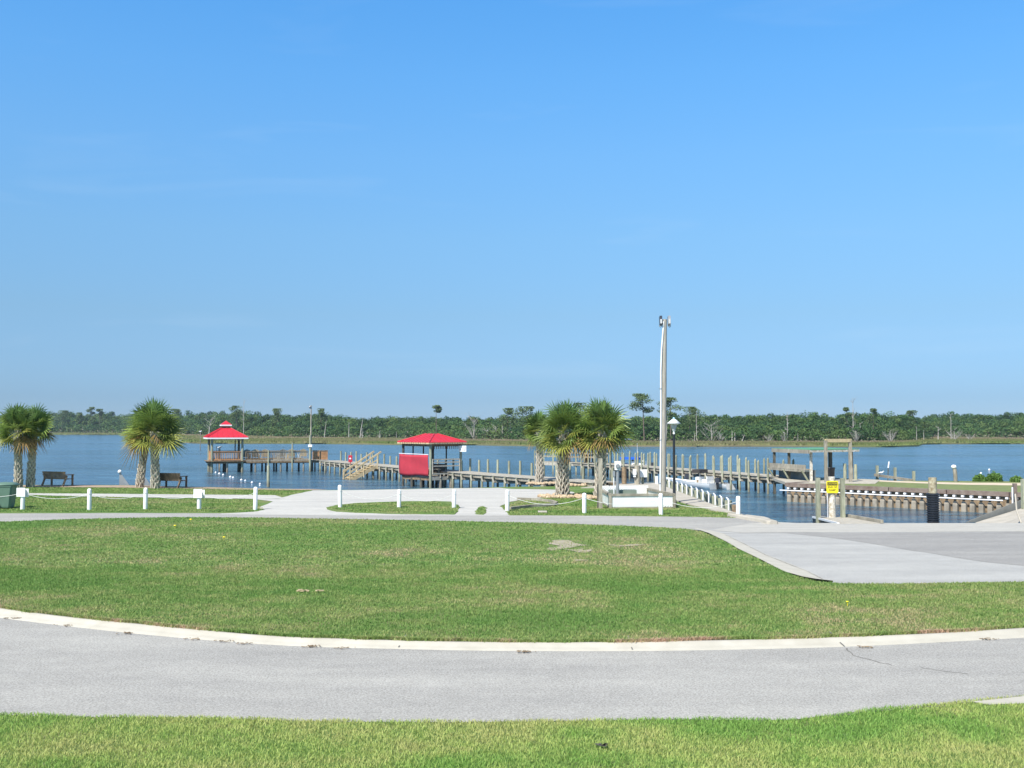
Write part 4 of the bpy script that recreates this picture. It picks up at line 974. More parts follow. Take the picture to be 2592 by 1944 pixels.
# covered fish-cleaning station at the far end of the basin
N_ = Vector((18.45,63.6,0)); L_ = Vector((17.25,67.7,0)); R_ = Vector((22.0,65.7,0)); K_ = L_+R_-N_
fs_ = thing('fish_station', (N_.x,N_.y,.15), 'weathered open station with a flat green-edged roof at the end of the right-hand bulkhead', 'shelter')
m = MB(); quad = [N_+(N_-K_)*.07, R_+(R_-L_)*.03, K_+(K_-N_)*.05, L_+(L_-R_)*.03]
m.prism([(v.x,v.y) for v in quad], 2.07, 2.12); m.build('roof', simple('faded_green_roofing', (.10,.30,.16), .7, var=.1), fs_)
m = MB(); m.bar(quad[3]+Z*1.98, quad[0]+Z*1.98, .05, .24); m.build('fascia', M['wood_grey'], fs_)
m = MB(); m.bar(quad[0]+Z*2.0, quad[1]+Z*2.0, .05, .13); m.build('fascia', M['white_old'], fs_)
for p, mt, zb in ((L_,'wood_dark',-1.7),(L_.lerp(N_,.42),'wood_dark',-1.7),(N_+Vector((.05,.1,0)),'white_old',.1),(K_.lerp(R_,.3),'wood_dark',.1),(R_.lerp(N_,.55)+Vector((0,.2,0)),'wood_dark',.1),(R_+Vector((-.3,.1,0)),'wood_grey',.1)):
    m = MB(); m.bar(p+Z*zb, p+Z*1.95, .15, .15); m.build('post', M[mt], fs_)
o_ = (L_-N_).normalized(); ow = Vector((-o_.y,o_.x,0)); 
m = MB(); m.bar(L_+o_*.25+ow*.25+Z*1.02, N_+o_*.2+ow*.25+Z*1.02, .06, .26); m.bar(L_+o_*.25+ow*.05+Z*.86, N_+o_*.2+ow*.05+Z*.86, .6, .06); m.bar(L_+o_*.25+ow*.32+Z*.78, N_+o_*.2+ow*.32+Z*.78, .05, .14); m.build('cleaning_counter', M['wood_grey'], fs_)
for p in (L_, L_.lerp(N_,.42), N_+o_*.3):
    m = MB(); m.bar(p+Z*.15, p+ow*.45+Z*.8, .07, .1); m.build('brace', M['wood_green'], fs_)
m = MB(); m.bar(L_-o_*.1+Z*-.02, N_+Z*-.02, .12, .22); m.build('beam', M['wood_grey'], fs_)
m = MB(); m.bar(L_.lerp(K_,.1)+Z*.45, N_.lerp(R_,.1)+Z*.45, .04, .75); m.build('water_backdrop', M['slate'], fs_)  # added blue-grey sheet standing in for the water seen between the posts
# platform joining station and bank
m = MB(); m.prism([(16.5,62.3),(16.9,61.2),(21.4,60.7),(23.3,65.2),(20.8,68.4),(17.2,68.4)], .02, .17); tag(m.build('platform', M['deckboards']), 'grey boarded platform under the fish-cleaning station', 'deck')
for i, (x, y) in enumerate(((17.3,63.2),(17.9,65.3),(17.4,62.5))): pass
p = AY(2101,1200,63.2); m = MB(); m.lathe([(.24,0),(.29,.78),(.33,.82),(.33,.86),(.27,.86),(.23,.1)], 16, (p.x,p.y,.16)); tag(m.build('trash_can', M['black_plastic']), 'black trash can on the platform beside the wooden goalpost frame', 'trash can')
# goalpost frame
ga, gb = AY(2091,1213,62.0), AY(2153,1213,62.6)
gf = thing('hoist_frame', (ga.x,ga.y,.15), 'tall weathered goalpost-shaped timber frame beside the fish-cleaning station', 'frame')
for p in (ga, gb): m = MB(); m.bar((p.x,p.y,.1),(p.x,p.y,2.7), .17,.17); m.build('post', M['wood_grey'], gf)
m = MB(); m.bar((ga.x-.02,ga.y,2.68),(gb.x+.05,gb.y,2.68), .14,.2); m.build('crossbeam', M['wood_tan'], gf)
top_pile(2139,1215,1173,.10,M['wood_green'],'short green pile behind the goalpost frame, left of its right leg', zb=.15, deep=.3)
top_pile(2166,1215,1175,.10,M['wood_green'],'short green pile just right of the goalpost frame', zb=.15, deep=.3)

# bulkhead with panels, cap and white pipe rail
bn = Vector((-bdir.y, bdir.x)).to_3d(); bn = -bn if bn.y > 0 else bn
b0, b1 = Vector((*BL,0)), Vector((*BE,0)); bd = Vector((*bdir,0))
bh = thing('bulkhead', tuple(b0+Z*-.9), 'long timber bulkhead with a brown cap and a row of tan panels along the basin', 'bulkhead')
m = MB(); m.bar(b0+bn*.02+Z*-.85, b1+bn*.02+Z*-.85, .12, 1.8); m.bar(b0+bn*.02+Z*-.85, b0-bn*2.3+Z*-.85, .12, 1.8); m.build('backing', M['wood_brown'], bh)
m = MB()
for i in range(8):
    a = b0.lerp(b1, i/8); c = b0.lerp(b1, (i+.985)/8); m.bar(a+bn*.06+Z*(.09), c+bn*.06+Z*(.09), .34, .22)
m.bar(b0+Z*.10, b0-bn*2.2+Z*.10, .4, .2)
m.build('cap', M['wood_redcap'], bh)
pitch = .438; k = int((b1-b0).length/pitch)
for i in range(k):
    c = b0+bd*(pitch*(i+.5))
    m = MB(); w2 = .15+random.uniform(-.01,.01); a = c-bd*w2+bn*.06; b = c+bd*w2+bn*.06; zt = -.37+random.uniform(-.02,.02)
    f0, f1 = c-bd*.12+bn*.28, c+bd*.12+bn*.28
    vs = [a+Z*-1.6,b+Z*-1.6,f1+Z*-1.6,f0+Z*-1.6]+[v+Z*-.55 for v in (a,b,f1,f0)]+[c-bd*.10+bn*.07+Z*zt, c+bd*.08+bn*.07+Z*zt, c+bd*.06+bn*.22+Z*zt, c-bd*.10+bn*.22+Z*zt]
    m.add(vs, [(3,2,6,7),(0,3,7,4),(2,1,5,6),(7,6,10,11),(4,7,11,8),(6,5,9,10),(8,11,10,9)]); m.build('panel', M['tan_panel'], bh)
    m = MB(); m.box(c-bd*.03+bn*.22+Z*-.10, (.13,.22,.10), rz=math.atan2(bd.y,bd.x)); m.build('bracket', M['white_pvc'], bh)
m = MB(); m.tube([b0+bn*.40+bd*-.3+Z*-.23]+[b0+bn*.40+bd*t+Z*(-.22+random.uniform(-.01,.01)) for t in (2,4,6,8,10,12.3)], .036, 8); m.build('pipe_rail', M['white_pvc'], bh)
# ------------------------------------------------------------------ boats
def boat(lab, stern, bow, beam, fb, console=True, canopy=None, motor=True, hullm='gelcoat', name='motorboat', wz=WZ, cat='boat', seat=True, mh=1.0):
    s, b = Vector((*stern,0)), Vector((*bow,0)); d = (b-s); L = d.length; ang = math.atan2(d.y,d.x)
    rt = thing(name, (s.x,s.y,wz), lab, cat, rz=ang)
    secs = []; n = 12
    for i in range(n+1):
        t = i/n; hw = beam/2*(1-max(0,(t-.45)/.55)**2.2)*(.94+.06*min(1,t*4)); hw = max(hw,.01)
        top = fb*(1+.35*t*t); bot = -.16*(1-t**3)+ (t**4)*.12
        secs.append([(L*t, hw, top),(L*t, hw*.98, top-.06),(L*t, hw*.80, bot+.10+.1*t),(L*t, 0, bot),(L*t,-hw*.80, bot+.10+.1*t),(L*t,-hw*.98, top-.06),(L*t,-hw,top)])
    vs = [p for s_ in secs for p in s_]; q = 7
    fs = [(i*q+j,(i+1)*q+j,(i+1)*q+j+1,i*q+j+1) for i in range(n) for j in range(q-1)]
    m = MB(); m.add(vs, fs, True); m.add(secs[0], [tuple(range(7))]); h = m.build('hull', M[hullm], rt, world=False)
    m = MB(); inn = []
    for i in range(n+1): 
        x, hw, top = secs[i][0]; inn += [(x,hw+.015,top+.01),(x,max(hw-.1,0),top+.02),(x,max(hw-.12,0),top-.16*(1 if i/n<.55 else .15)),(x,-max(hw-.12,0),top-.16*(1 if i/n<.55 else .15)),(x,-max(hw-.1,0),top+.02),(x,-hw-.015,top+.01)]
    m.add(inn, [(i*6+j,(i+1)*6+j,(i+1)*6+j+1,i*6+j+1) for i in range(n) for j in range(5)]); m.build('deck', M['gelcoat'], rt, world=False)
    if console:
        m = MB(); m.prism([(L*.36,-.25),(L*.50,-.2),(L*.50,.2),(L*.36,.25)], fb-.15, fb+.42); c = m.build('console', M['gelcoat'], rt, world=False)
        m = MB(); m.bar((L*.49,-.22,fb+.52),(L*.49,.22,fb+.52), .02, .22); m.build('windscreen', M['slate'], c, world=False)
        m = MB(); m.box((L*.38,0,fb+.1), (.01,.3,.14)); m.box((L*.43,.24,fb+.1),(.2,.02,.18)); m.build('hatch', M['wood_brown'], c, world=False)
        m = MB(); m.box((L*.2,0,fb+.12), (L*.14,beam*.55,.3)); m.box((L*.14,0,fb+.36), (.08,beam*.5,.22)); m.build('seat', M['gelcoat'], rt, world=False)
    elif seat:
        m = MB(); m.box((L*.35,0,fb-.03), (.22,beam*.8,.06)); m.box((L*.1,0,fb-.03), (.2,beam*.8,.06)); m.build('seat', M['gelcoat'], rt, world=False)
    if canopy:
        m = MB(); z = fb+canopy[1]; x0,x1 = L*.33, L*.33+canopy[2]
        for i in range(2): 
            x = (x0,x1)[i]; 
            for sg_ in (-1,1): m.tube([(x,sg_*beam*.28,fb),(x,sg_*beam*.28,z)], .018, 6)
        m.build('canopy_frame', M['grey_metal'], rt, world=False)
        m = MB(); m.box(((x0+x1)/2,0,z-.11), (x1-x0+.08, beam*.62, canopy[3])); m.build('canopy', M[canopy[0]], rt, world=False)
    if motor:
        m = MB(); m.prism([(-.42*mh,-.09*mh),(-.36*mh,-.13*mh),(-.10,-.12*mh),(-.05,-.08*mh),(-.05,.08*mh),(-.10,.12*mh),(-.36*mh,.13*mh),(-.42*mh,.09*mh)], fb+.06, fb+.30*mh); m.prism([(-.36*mh,-.09*mh),(-.08,-.08*mh),(-.08,.08*mh),(-.36*mh,.09*mh)], fb+.30*mh, fb+.36*mh); m.box((-.2,0,fb), (.16,.14,.2)); mo = m.build('outboard_motor', M['motor'], rt, world=False)
        m = MB(); m.bar((-.2,0,fb),(-.26,0,-.35), .10,.14); m.build('motor_leg', M['black'], mo, world=False)
    return rt
boat('white centre-console boat with a dark canopy moored by the far pier', (14.45,73.3), (12.38,75.9), 1.45, .42, canopy=('dark_canvas', .93, .62, .26), mh=1.1)
boat('small white skiff behind the black lamp post, left of the console boat', (13.15,78.3), (11.75,79.6), 1.15, .40, console=False, hullm='hullblue', mh=1.3)
boat('little square-ended white dinghy tied right of the console boat', (15.5,72.9), (14.7,74.8), .95, .38, console=False, motor=False, name='dinghy')
bt = boat('white boat with a bright blue canopy behind the piles of the far pier', (12.3,91.6), (9.3,93.2), 1.6, .95, canopy=('blue_canvas', .80, 1.5, .2), mh=1.0)
m = MB(); m.tube([(1.15,.2,.9),(1.15,.2,3.0)], [.03,.012], 6); m.build('antenna', M['white_pvc'], bt, world=False)
m = MB(); m.tube([(1.25,-.6,1.75),(.6,-.6,1.0)], .05, 6); m.build('strut', M['white_pvc'], bt, world=False)

# ------------------------------------------------------------------ basin-side walkway: piles and white hooked pipes
ys = [60.3,58.8,57.3,55.8,54.3,52.9,51.4,49.9,48.4,47.0,45.5,44.1,42.7]
ordn = ['first','second','third','fourth','fifth','sixth','seventh','eighth','ninth','tenth','eleventh','twelfth','thirteenth']
for i, y in enumerate(reversed(ys)):
    p = Vector((9.12, y+.78, 0)); m = MB(); m.tube([p+Z*-1.8, p+Z*.38], [.16,.15], 10)
    tag(m.build('mooring_pile', M['wood_green']), f'stubby green pile along the basin walkway, {ordn[i]} from the road end', 'pile', 'stubby piles along the basin walkway')
    m = MB(); a = Vector((8.97,y,0)); pts = [a+Z*.03, a+Z*.36]
    for k in range(1,6): t = math.pi/2*k/5; pts.append(a+Vector((0,.11*(1-math.cos(t)),.36+.11*math.sin(t))))
    pts += [a+Vector((.08,.78,.49))]
    m.tube(pts, .033, 8); tag(m.build('hooked_pipe', M['white_pvc']), f'white hooked pipe along the basin walkway, {ordn[i]} from the road end', 'pipe', 'white hooked pipes along the basin walkway')
m = MB(); p = Vector((9.12,42.1,0)); m.tube([p+Z*-1.8, p+Z*.3], [.17,.15], 10); tag(m.build('mooring_pile', M['wood_brown']), 'brown rotting pile at the road end of the basin walkway', 'pile')

# ------------------------------------------------------------------ white posts and ropes
def post_mb(h):
    m = MB(); m.lathe([(.085,0),(.088,.02),(.086,h-.10),(.083,h-.05),(.066,h-.018),(.035,h-.002),(.001,h)], 18); return m
posts = [(57,1290,1236),(226,1291,1238),(368,1289,1236),(504,1289,1240),(646,1291,1234),(861,1286,1229),(1010,1286,1240),(1149,1287,1240),(1284,1294,1241),(1479,1299,1249),(1673,1303,1250),(1869,1308,1257)]
plab = ['white rounded post with boards, next to the green wheeled bin','white rounded post below the left wooden bench','white rounded post in front of the middle pair of palms','white rounded post carrying a white board, below the gazebo','white rounded post at the right end of the left lawn','white rounded post at the left end of the small grass island','white rounded post in the middle of the small grass island','white rounded post at the right end of the small grass island','white rounded post at the corner of the grey timber edging','white rounded post left of the lattice enclosure, below the big palms','white rounded post in front of the lattice enclosure','white rounded post at the road end of the basin walkway']
PP = []
for (px, yb, yt), lab in zip(posts, plab):
    p = G(px, yb, 0); h = (yb-yt)/FPX*p.y*1.02; rt = thing('bollard', (p.x,p.y,0), lab, 'post', 'white rounded posts along the lane')
    rt.rotation_euler = (R(random.uniform(-1,1)), R(random.uniform(-1.2,1.2)), 0)
    post_mb(h).build('shaft', M['white'], rt, world=False); PP.append((p, h))
    m = MB(); m.lathe([(.09,h*.74),(.094,h*.74),(.094,h*.76),(.09,h*.76)], 16); m.build('rope_ring', M['rope'], rt, world=False)
for i, lab in ((0,'pair of square white boards fixed to the post beside the green bin'),(3,'square white boards fixed to the post below the gazebo')):
    p, h = PP[i]; bs = thing('board_sign', (p.x,p.y,.5), lab, 'sign')
    m = MB(); m.box((p.x-.03,p.y-.11,h*.80), (.36,.03,.37)); m.build('board', M['white'], bs)
    m = MB(); m.box((p.x+.13,p.y+.10,h*.76), (.14,.03,.35)); m.build('board', M['white'], bs)
def rope(a, b, sag, lab, r=.010):
    pts = [a.lerp(b, t/14)-Z*sag*4*(t/14)*(1-t/14) for t in range(15)]
    m = MB(); m.tube(pts, r, 6); tag(m.build('rope', M['rope']), lab, 'rope', 'ropes slung between the white posts')
def tp_(i): p, h = PP[i]; return Vector((p.x,p.y,h*.75))
L0 = tp_(0)-Vector((3.2,0,0))
rope(L0, tp_(0), .18, 'rope running left from the boarded post in front of the green bin')
for a, b, s_, lab in ((0,1,.22,'slack rope between the bin post and the bench post'),(1,2,.22,'slack rope left of the middle palms'),(2,3,.2,'slack rope right of the middle palms'),(3,4,.22,'slack rope at the right end of the left lawn'),(5,6,.3,'slack rope over the left half of the grass island'),(6,7,.3,'slack rope over the right half of the grass island'),(8,9,.32,'slack rope below the rightmost palms'),(9,10,.25,'slack rope across the front of the lattice enclosure'),(10,11,.3,'slack rope ending at the post by the basin')):
    rope(tp_(a), tp_(b), s_, lab)

# ------------------------------------------------------------------ wheeled bin
p = G(13, 1287, 0); x, y = p.x, p.y
bn_ = thing('wheeled_bin', (x,y,0), 'green wheeled rubbish bin at the left edge of the lawn', 'bin', rz=R(8))
m = MB(); W_ = [(.30,.33,.05),(.40,.40,.95)]
vs = []
for hx, hy, z in ((.27,.31,.04),(.29,.33,.10),(.37,.40,.92),(.40,.42,.94),(.40,.42,1.0)):
    c = .06
    vs += [(-hx+c,-hy,z),(hx-c,-hy,z),(hx,-hy+c,z),(hx,hy-c,z),(hx-c,hy,z),(-hx+c,hy,z),(-hx,hy-c,z),(-hx,-hy+c,z)]
m.add(vs, [(i*8+j,i*8+(j+1)%8,(i+1)*8+(j+1)%8,(i+1)*8+j) for i in range(4) for j in range(8)]+[tuple(range(8))[::-1], tuple(range(32,40))])
m.bar((-.12,-.36,.50),(.12,-.36,.50),.02,.02); m.build('body', M['green_bin'], bn_, world=False)
m = MB(); m.lathe([(.0,1.13),(.30,1.10),(.42,1.04),(.44,1.0),(.40,1.0)], 4); m.v = [((a*math.cos(R(45))-b*math.sin(R(45)))*1.38, (a*math.sin(R(45))+b*math.cos(R(45)))*1.42, c) for a,b,c in m.v]; m.build('lid', M['green_bin'], bn_, world=False)
m = MB(); m.tube([(.44,-.3,1.02),(.47,-.3,1.0),(.47,.3,1.0),(.44,.3,1.02)], .02, 6); m.build('handle', M['green_bin'], bn_, world=False)
for s in (-1,1):
    m = MB(); m.tube([(-.22,s*.36,.13),(-.22,s*.42,.13)], .13, 16); wh = m.build('wheel', M['black'], bn_, world=False)
    m = MB(); m.tube([(-.22,s*.355,.13),(-.22,s*.425,.13)], .065, 12); m.build('hub', M['grey_metal'], wh, world=False)

# ------------------------------------------------------------------ benches
def bench(px, yb, wid, rz, mt, lab):
    p = G(px, yb, 0); rt = thing('park_bench', (p.x,p.y,0), lab, 'bench', 'wooden benches facing the river', rz=rz)
    k = 19
    m = MB()
    for i in range(k):
        x = -wid/2+.05+(wid-.1)*i/(k-1); m.bar((x,.02,.42),(x,-.13,.88-random.uniform(0,.015)), .065,.02)
    m.bar((-wid/2,-.005,.47),(wid/2,-.005,.47),.03,.08); m.bar((-wid/2,-.10,.84),(wid/2,-.10,.84),.03,.07); m.build('backrest', mt, rt, world=False)
    m = MB()
    for i in range(4): m.box((0,.12+.13*i,.43), (wid,.115,.035))
    m.build('seat', mt, rt, world=False)
    for s in (-1,1):
        m = MB(); m.bar((s*(wid/2-.08),.55,0),(s*(wid/2-.08),.55,.66),.08,.09); m.build('leg', mt, rt, world=False)
        m = MB(); m.bar((s*(wid/2-.08),-.22,0),(s*(wid/2-.08),.10,.62),.08,.09); m.build('leg', mt, rt, world=False)
        m = MB(); m.bar((s*(wid/2-.06),-.12,.68),(s*(wid/2-.06),.62,.68),.11,.04); m.build('armrest', mt, rt, world=False)
    return rt
bench(139, 1231, 1.72, R(-20), M['wood_brown'], 'brown slatted bench facing the river right of the leftmost palms')
bench(430, 1236, 1.55, R(-20), simple('dark_bench_wood', (.17,.12,.08), .8, c2=(.07,.05,.035), scale=6), 'darker slatted bench beside the middle palms')

# grey triangular fins with white floodlight balls at the shore
for (px, lab) in ((306,'grey triangular metal brace topped by a white ball, standing clear at the shore'),(360,'grey triangular metal brace with a white ball, half hidden by the leaning palm')):
    p = G(px, 1228, 0); D = 63.2; x = XY(px, D)
    rt = thing('shore_brace', (x,D,-.9), lab, 'metal brace', 'triangular braces at the shore')
    m = MB(); m.prism([(0,0),(.05,0),(.05,.04),(0,.04)], -.4, .72); m.v = [(a,b,c) for a,b,c in m.v]
    m.add([(.05,0,.72),(.65,0,-.1),(.05,0,-.1),(.05,.03,.72),(.65,.03,-.1),(.05,.03,-.1)], [(0,2,1),(3,4,5),(0,1,4,3),(1,2,5,4),(2,0,3,5)])
    m.v = [(a+x, b+D, c) for a,b,c in m.v]; m.build('fin', M['grey_metal'], rt)
    m = MB(); m.ball((x+.02,D,.76), .12, 12, 8); m.build('ball', M['white'], rt)

# ------------------------------------------------------------------ palms
PG = np.random.default_rng(21)
def palm(px, yb, D, r0, r1, ztr, crown_r, zc, lab, lean=(0,0), nl=46, seed=0, dead=.25, squash=1.0):
    x = XY(px, D); rt = thing('palm_tree', (x,D,0), lab, 'palm tree', 'sabal palms on the shore lawn'); g = np.random.default_rng(seed)
    P = lambda t: Vector((lean[0]*t**1.2, lean[1]*t, ztr*t))
    rad = lambda t: r0*.16*(1-t)**7+ (r0+(r1-r0)*t)
    m = MB(); m.tube([P(i/14) for i in range(15)], [rad(i/14)*.86 for i in range(15)], 16)
    tr = m.build('trunk', M['bark'], rt, world=False)
    # criss-cross leaf bases ('boots'): two families of slanted wedges
    m = MB(); rows = int(ztr/.15); per = 7 if r0 > .3 else 6
    for i in range(rows):
        t = (i+.3)/rows
        for j in range(per):
            if g.random() < .05: continue
            a = 2*math.pi*(j+.5*(i%2))/per + g.normal(0,.05); c = P(t); R_ = rad(t)*.86
            er = Vector((math.cos(a), math.sin(a),0)); et = Vector((-math.sin(a), math.cos(a),0)); L = .27*g.uniform(.85,1.2); wd = R_*.42
            for sgn in (-1,1):
                b0_ = c+er*(R_-.01)+et*wd*.95*sgn-Z*.03; tipp = c+er*(R_+.055+.03*g.random())+et*wd*.12*sgn+Z*L
                pr = et*.042+Z*.0
                v = [b0_-pr-Z*.035, b0_+pr-Z*.01, tipp+pr*.7, tipp-pr*.7-Z*.02, b0_+er*.045, tipp+er*.03-Z*.01]
                m.add(v, [(0,1,4),(1,2,5,4),(3,0,4,5),(2,3,5)])
    m.build('leaf_bases', M['boot'], tr, world=False).name = 'leaf_base'
    # hanging dead fringe and fans
    top = P(1.0)+Z*.05; Vv, Ff, Cc = [], [], []; off = 0
    for i in range(nl):
        f = (i+.5)/nl; el = R(82) - f*R(112) + g.normal(0,R(7)); az = i*2.39996+g.normal(0,.15)
        dirv = np.array([math.cos(az)*math.cos(el), math.sin(az)*math.cos(el), math.sin(el)])
        side = np.array([-math.sin(az), math.cos(az), 0]); up = np.cross(dirv, side); up = up if up[2] > 0 else -up; rl = g.uniform(-1.1,1.1); side, up = side*math.cos(rl)+up*math.sin(rl), up*math.cos(rl)-side*math.sin(rl)
        pl = crown_r*g.uniform(.40,.56); start = np.array(top)+np.array([0,0,(zc-top[2])*(.75-f)*.5])
        hub = start+dirv*pl-np.array([0,0,.10*pl*(1-abs(math.sin(el)))])
        s0 = side*.018
        Vv += [start-s0, start+s0, hub+s0*.6, hub-s0*.6]; Ff.append((off,off+1,off+2,off+3)); Cc.append((.26,.32,.10)); off += 4
        isdead = f > 1-dead*.22 and g.random() < .5; yel = f > .60 and g.random() < .45
        if isdead: base = np.array([.36,.24,.10])
        elif yel: base = np.array([.25,.28,.065])
        else: base = np.array([.165,.235,.055])*(.6+.8*g.random()) if f > .25 else np.array([.125,.21,.06])*(.7+.6*g.random())
        nb = 21; bl = crown_r*g.uniform(.52,.70)
        for k in range(nb):
            th = R(-128+256*k/(nb-1)); roll = g.normal(0,.10)
            dv = dirv*math.cos(th)+side*math.sin(th)*.95+up*(.14*math.cos(th)+roll*.5+.16*math.sin(th)**2); dv /= np.linalg.norm(dv)
            ll = bl*(.62+.38*math.cos(th*.62))*g.uniform(.9,1.08)
            w0 = np.cross(dv, up); w0 /= np.linalg.norm(w0)+1e-9; ww = w0*.034
            p0 = hub+dv*.03; p1 = hub+dv*ll*.48; droop = .24 if not isdead else .5
            p2 = hub+dv*ll-np.array([0,0,ll*droop*(.6+.8*abs(math.sin(th)))]); 
            Vv += [p0-ww*.5, p0+ww*.5, p1+ww, p1-ww, p2+ww*.15, p2-ww*.15]; Ff += [(off,off+1,off+2,off+3),(off+3,off+2,off+4,off+5)]
            cvar = base*g.uniform(.82,1.22); Cc += [cvar, cvar*1.08 + (np.array([.05,.03,0]) if yel else 0)]; off += 6
    npmesh('crown', np.array(Vv), np.array(Ff), M['leaf'], np.clip(np.array(Cc),0,1), rt)
    # brown husk collar
    m = MB()
    for i in range(26):
        a = g.uniform(0,6.28); b = P(.97); s_ = b+Vector((math.cos(a),math.sin(a),0))*r1*.7; e = s_+Vector((math.cos(a)*g.uniform(.05,.28), math.sin(a)*g.uniform(.05,.28), g.uniform(-.35,.35)))
        m.tube([s_-Z*.15, e], [.03,.008], 4)
    m.build('husk', M['bark'], tr, world=False)
    return rt
palm(52,1236,59.2,.185,.13,3.15,1.42,4.0,'leftmost palm, its fan crown cut by the picture edge next to its twin', (-.12,0), 44, 1, .6)
palm(82,1235,59.8,.195,.14,3.1,1.36,4.0,'second palm from the left, standing right beside the leftmost one', (.10,.1), 42, 2, .6)
palm(358,1232,59.8,.19,.13,3.1,1.50,4.0,'leaning palm with a dark upper trunk behind the straight middle one', (.40,.1), 44, 3, .3)
palm(397,1236,58.6,.205,.15,3.1,1.80,4.2,'straight palm in the middle of the left lawn beside a dark bench', (-.12,0), 56, 4, .4)
palm(1366,1225,63.0,.21,.15,3.1,1.12,3.9,'smallest palm at the back left of the right-hand group', (-.05,.1), 38, 5, .7)
palm(1422,1258,51.0,.31,.20,3.1,1.50,3.95,'stout palm with a thick criss-cross trunk in the middle of the right-hand group', (.12,0), 56, 6, .3)
palm(1518,1262,50.2,.25,.16,3.15,1.50,4.05,'palm behind the square grey post at the right of its group', (.14,0), 54, 7, .5)

# rocks round the palm feet
def rocks(cx, cy, rx, ry, n, lab, seed):
    g = random.Random(seed)
    import bmesh
    m = MB()
    for i in range(n):
        a = g.uniform(0,6.28); rr = g.uniform(.5,1)**.6; px_, py_ = cx+math.cos(a)*rx*rr, cy+math.sin(a)*ry*rr; s = g.uniform(.05,.13)
        o0 = len(m.v); m.ball((px_,py_,s*.4+.02+ .10*(1-rr)), s, 7, 5, (g.uniform(.9,1.5),g.uniform(.8,1.3),g.uniform(.6,.9)))
        for k in range(o0, len(m.v)): v = m.v[k]; m.v[k] = (v[0]+g.gauss(0,.008), v[1]+g.gauss(0,.008), v[2]+g.gauss(0,.008))
        m.sm[-35:] = [False]*35
    return tag(m.build('rock_bed', M['rock']), lab, 'rocks', kind='stuff')
rocks(XY(1425,50.9), 50.9, 1.15, .75, 130, 'ring of small tan rocks round the foot of the stout palm', 1)
rocks(XY(1505,50.2), 50.0, .85, .6, 90, 'small tan rocks round the foot of the palm behind the grey post', 2)
rocks(XY(1380,63), 62.6, 1.2, .5, 90, 'tan rocks at the shore round the foot of the smallest palm', 3)
rocks(XY(1450,62), 61.0, .9, .35, 50, 'tan rocks at the shore behind the stout palm', 4)
# grey timber edging
te = px2g([(1290,1291),(1340,1285),(1400,1281),(1408,1277),(1395,1272),(1360,1268),(1310,1266)])
m = MB()
for a, b in zip(te, te[1:]): m.bar((*a,.06),(*b,.06), .16,.13)
tag(m.build('timber_edging', M['wood_grey']), 'weathered grey timbers edging a corner of the right lawn', 'edging')
p = G(1373,1297,0); m = MB(); m.box((p.x,p.y,.035), (.36,.6,.03)); tag(m.build('ground_cover', M['concrete']), 'pale utility cover set in the grass below the timber edging', 'cover')

# square grey post in front of the palm
def sqpost(px, yb, yt, w_, mt, lab, zb=0, name='timber_post', d2=None):
    p = G(px, yb, zb); zt = CAMZ-(yt-1085)/FPX*p.y; m = MB(); m.bar((p.x,p.y,zb-.3),(p.x,p.y,zt), w_, w_)
    return tag(m.build(name, mt), lab, 'post'), Vector((p.x,p.y,zt))
sqpost(1520,1287,1160,.16,M['wood_grey'],'square grey timber post left of the lattice enclosure')
sqpost(1514.5,1287,1226,.10,M['wood_dark'],'short dark timber post against the square grey one')

# lattice enclosure
a0, a1 = G(1545,1287,0), G(1706,1286,0); w_ = (a1-a0).length; dpt = 4.2
le = thing('lattice_enclosure', (a0.x,a0.y,0), 'low timber enclosure clad in white lattice at the foot of the utility pole', 'enclosure')
c0_, c1_, c2_, c3_ = a0, a1, Vector((a1.x-.55, a1.y+dpt, 0)), Vector((a0.x-.1, a0.y+dpt, 0))
def lattice(p, q, z0, z1, mt, nm='lattice', st=.115):
    m = MB(); d = (q-p).normalized(); L = (q-p).length; h = z1-z0
    def clip(s0, sl):
        # strip at 45 degrees: x = s0 + sl*z
        a, b = s0, s0+sl*h; z_a, z_b = 0, h
        if sl > 0:
            if a < 0: z_a = -a/sl; a = 0
            if b > L: z_b = (L-s0)/sl; b = L
        else:
            if a > L: z_a = (a-L)/-sl; a = L
            if b < 0: z_b = s0/-sl; b = 0
        if z_b-z_a > .02 and -1e-6 <= a <= L+1e-6: return p+d*a+Z*(z0+z_a), p+d*b+Z*(z0+z_b)
    nrm = Vector((-d.y,d.x,0))
    s = -h
    while s < L+h:
        r1 = clip(s, 1); 
        if r1: m.bar(r1[0], r1[1], .008, .055, up=d.cross(Vector((0,0,1))).cross(r1[1]-r1[0]))
        r2 = clip(s, -1)
        if r2: m.bar(r2[0]+nrm*.009, r2[1]+nrm*.009, .008, .055, up=d.cross(Vector((0,0,1))).cross(r2[1]-r2[0]))
        s += st
    return m.build(nm, mt, le)
lattice(c0_-Vector((0,.03,0)), c1_-Vector((0,.03,0)), .06, .52, M['white'])
lattice(c3_, c2_, .1, .72, M['white']); lattice(c0_, c3_, .06, .52, M['white']); lattice(c1_, c2_, .06, .52, M['white'])
m = MB()
for a, b in ((c0_,c1_),(c1_,c2_),(c0_,c3_)): m.bar(a+Z*.57, b+Z*.57, .14, .10)
m.build('top_rail', M['wood_grey'], le)
m = MB()
for a, b in ((c0_,c1_),(c1_,c2_),(c0_,c3_)): m.bar(a+Z*.04, b+Z*.04, .06, .09)
m.build('base_rail', M['wood_grey'], le)
for p in (c0_,c1_,c2_,c3_): m = MB(); m.bar(p-Z*.1, p+Z*.53, .13,.13); m.build('post', M['wood_grey'], le)
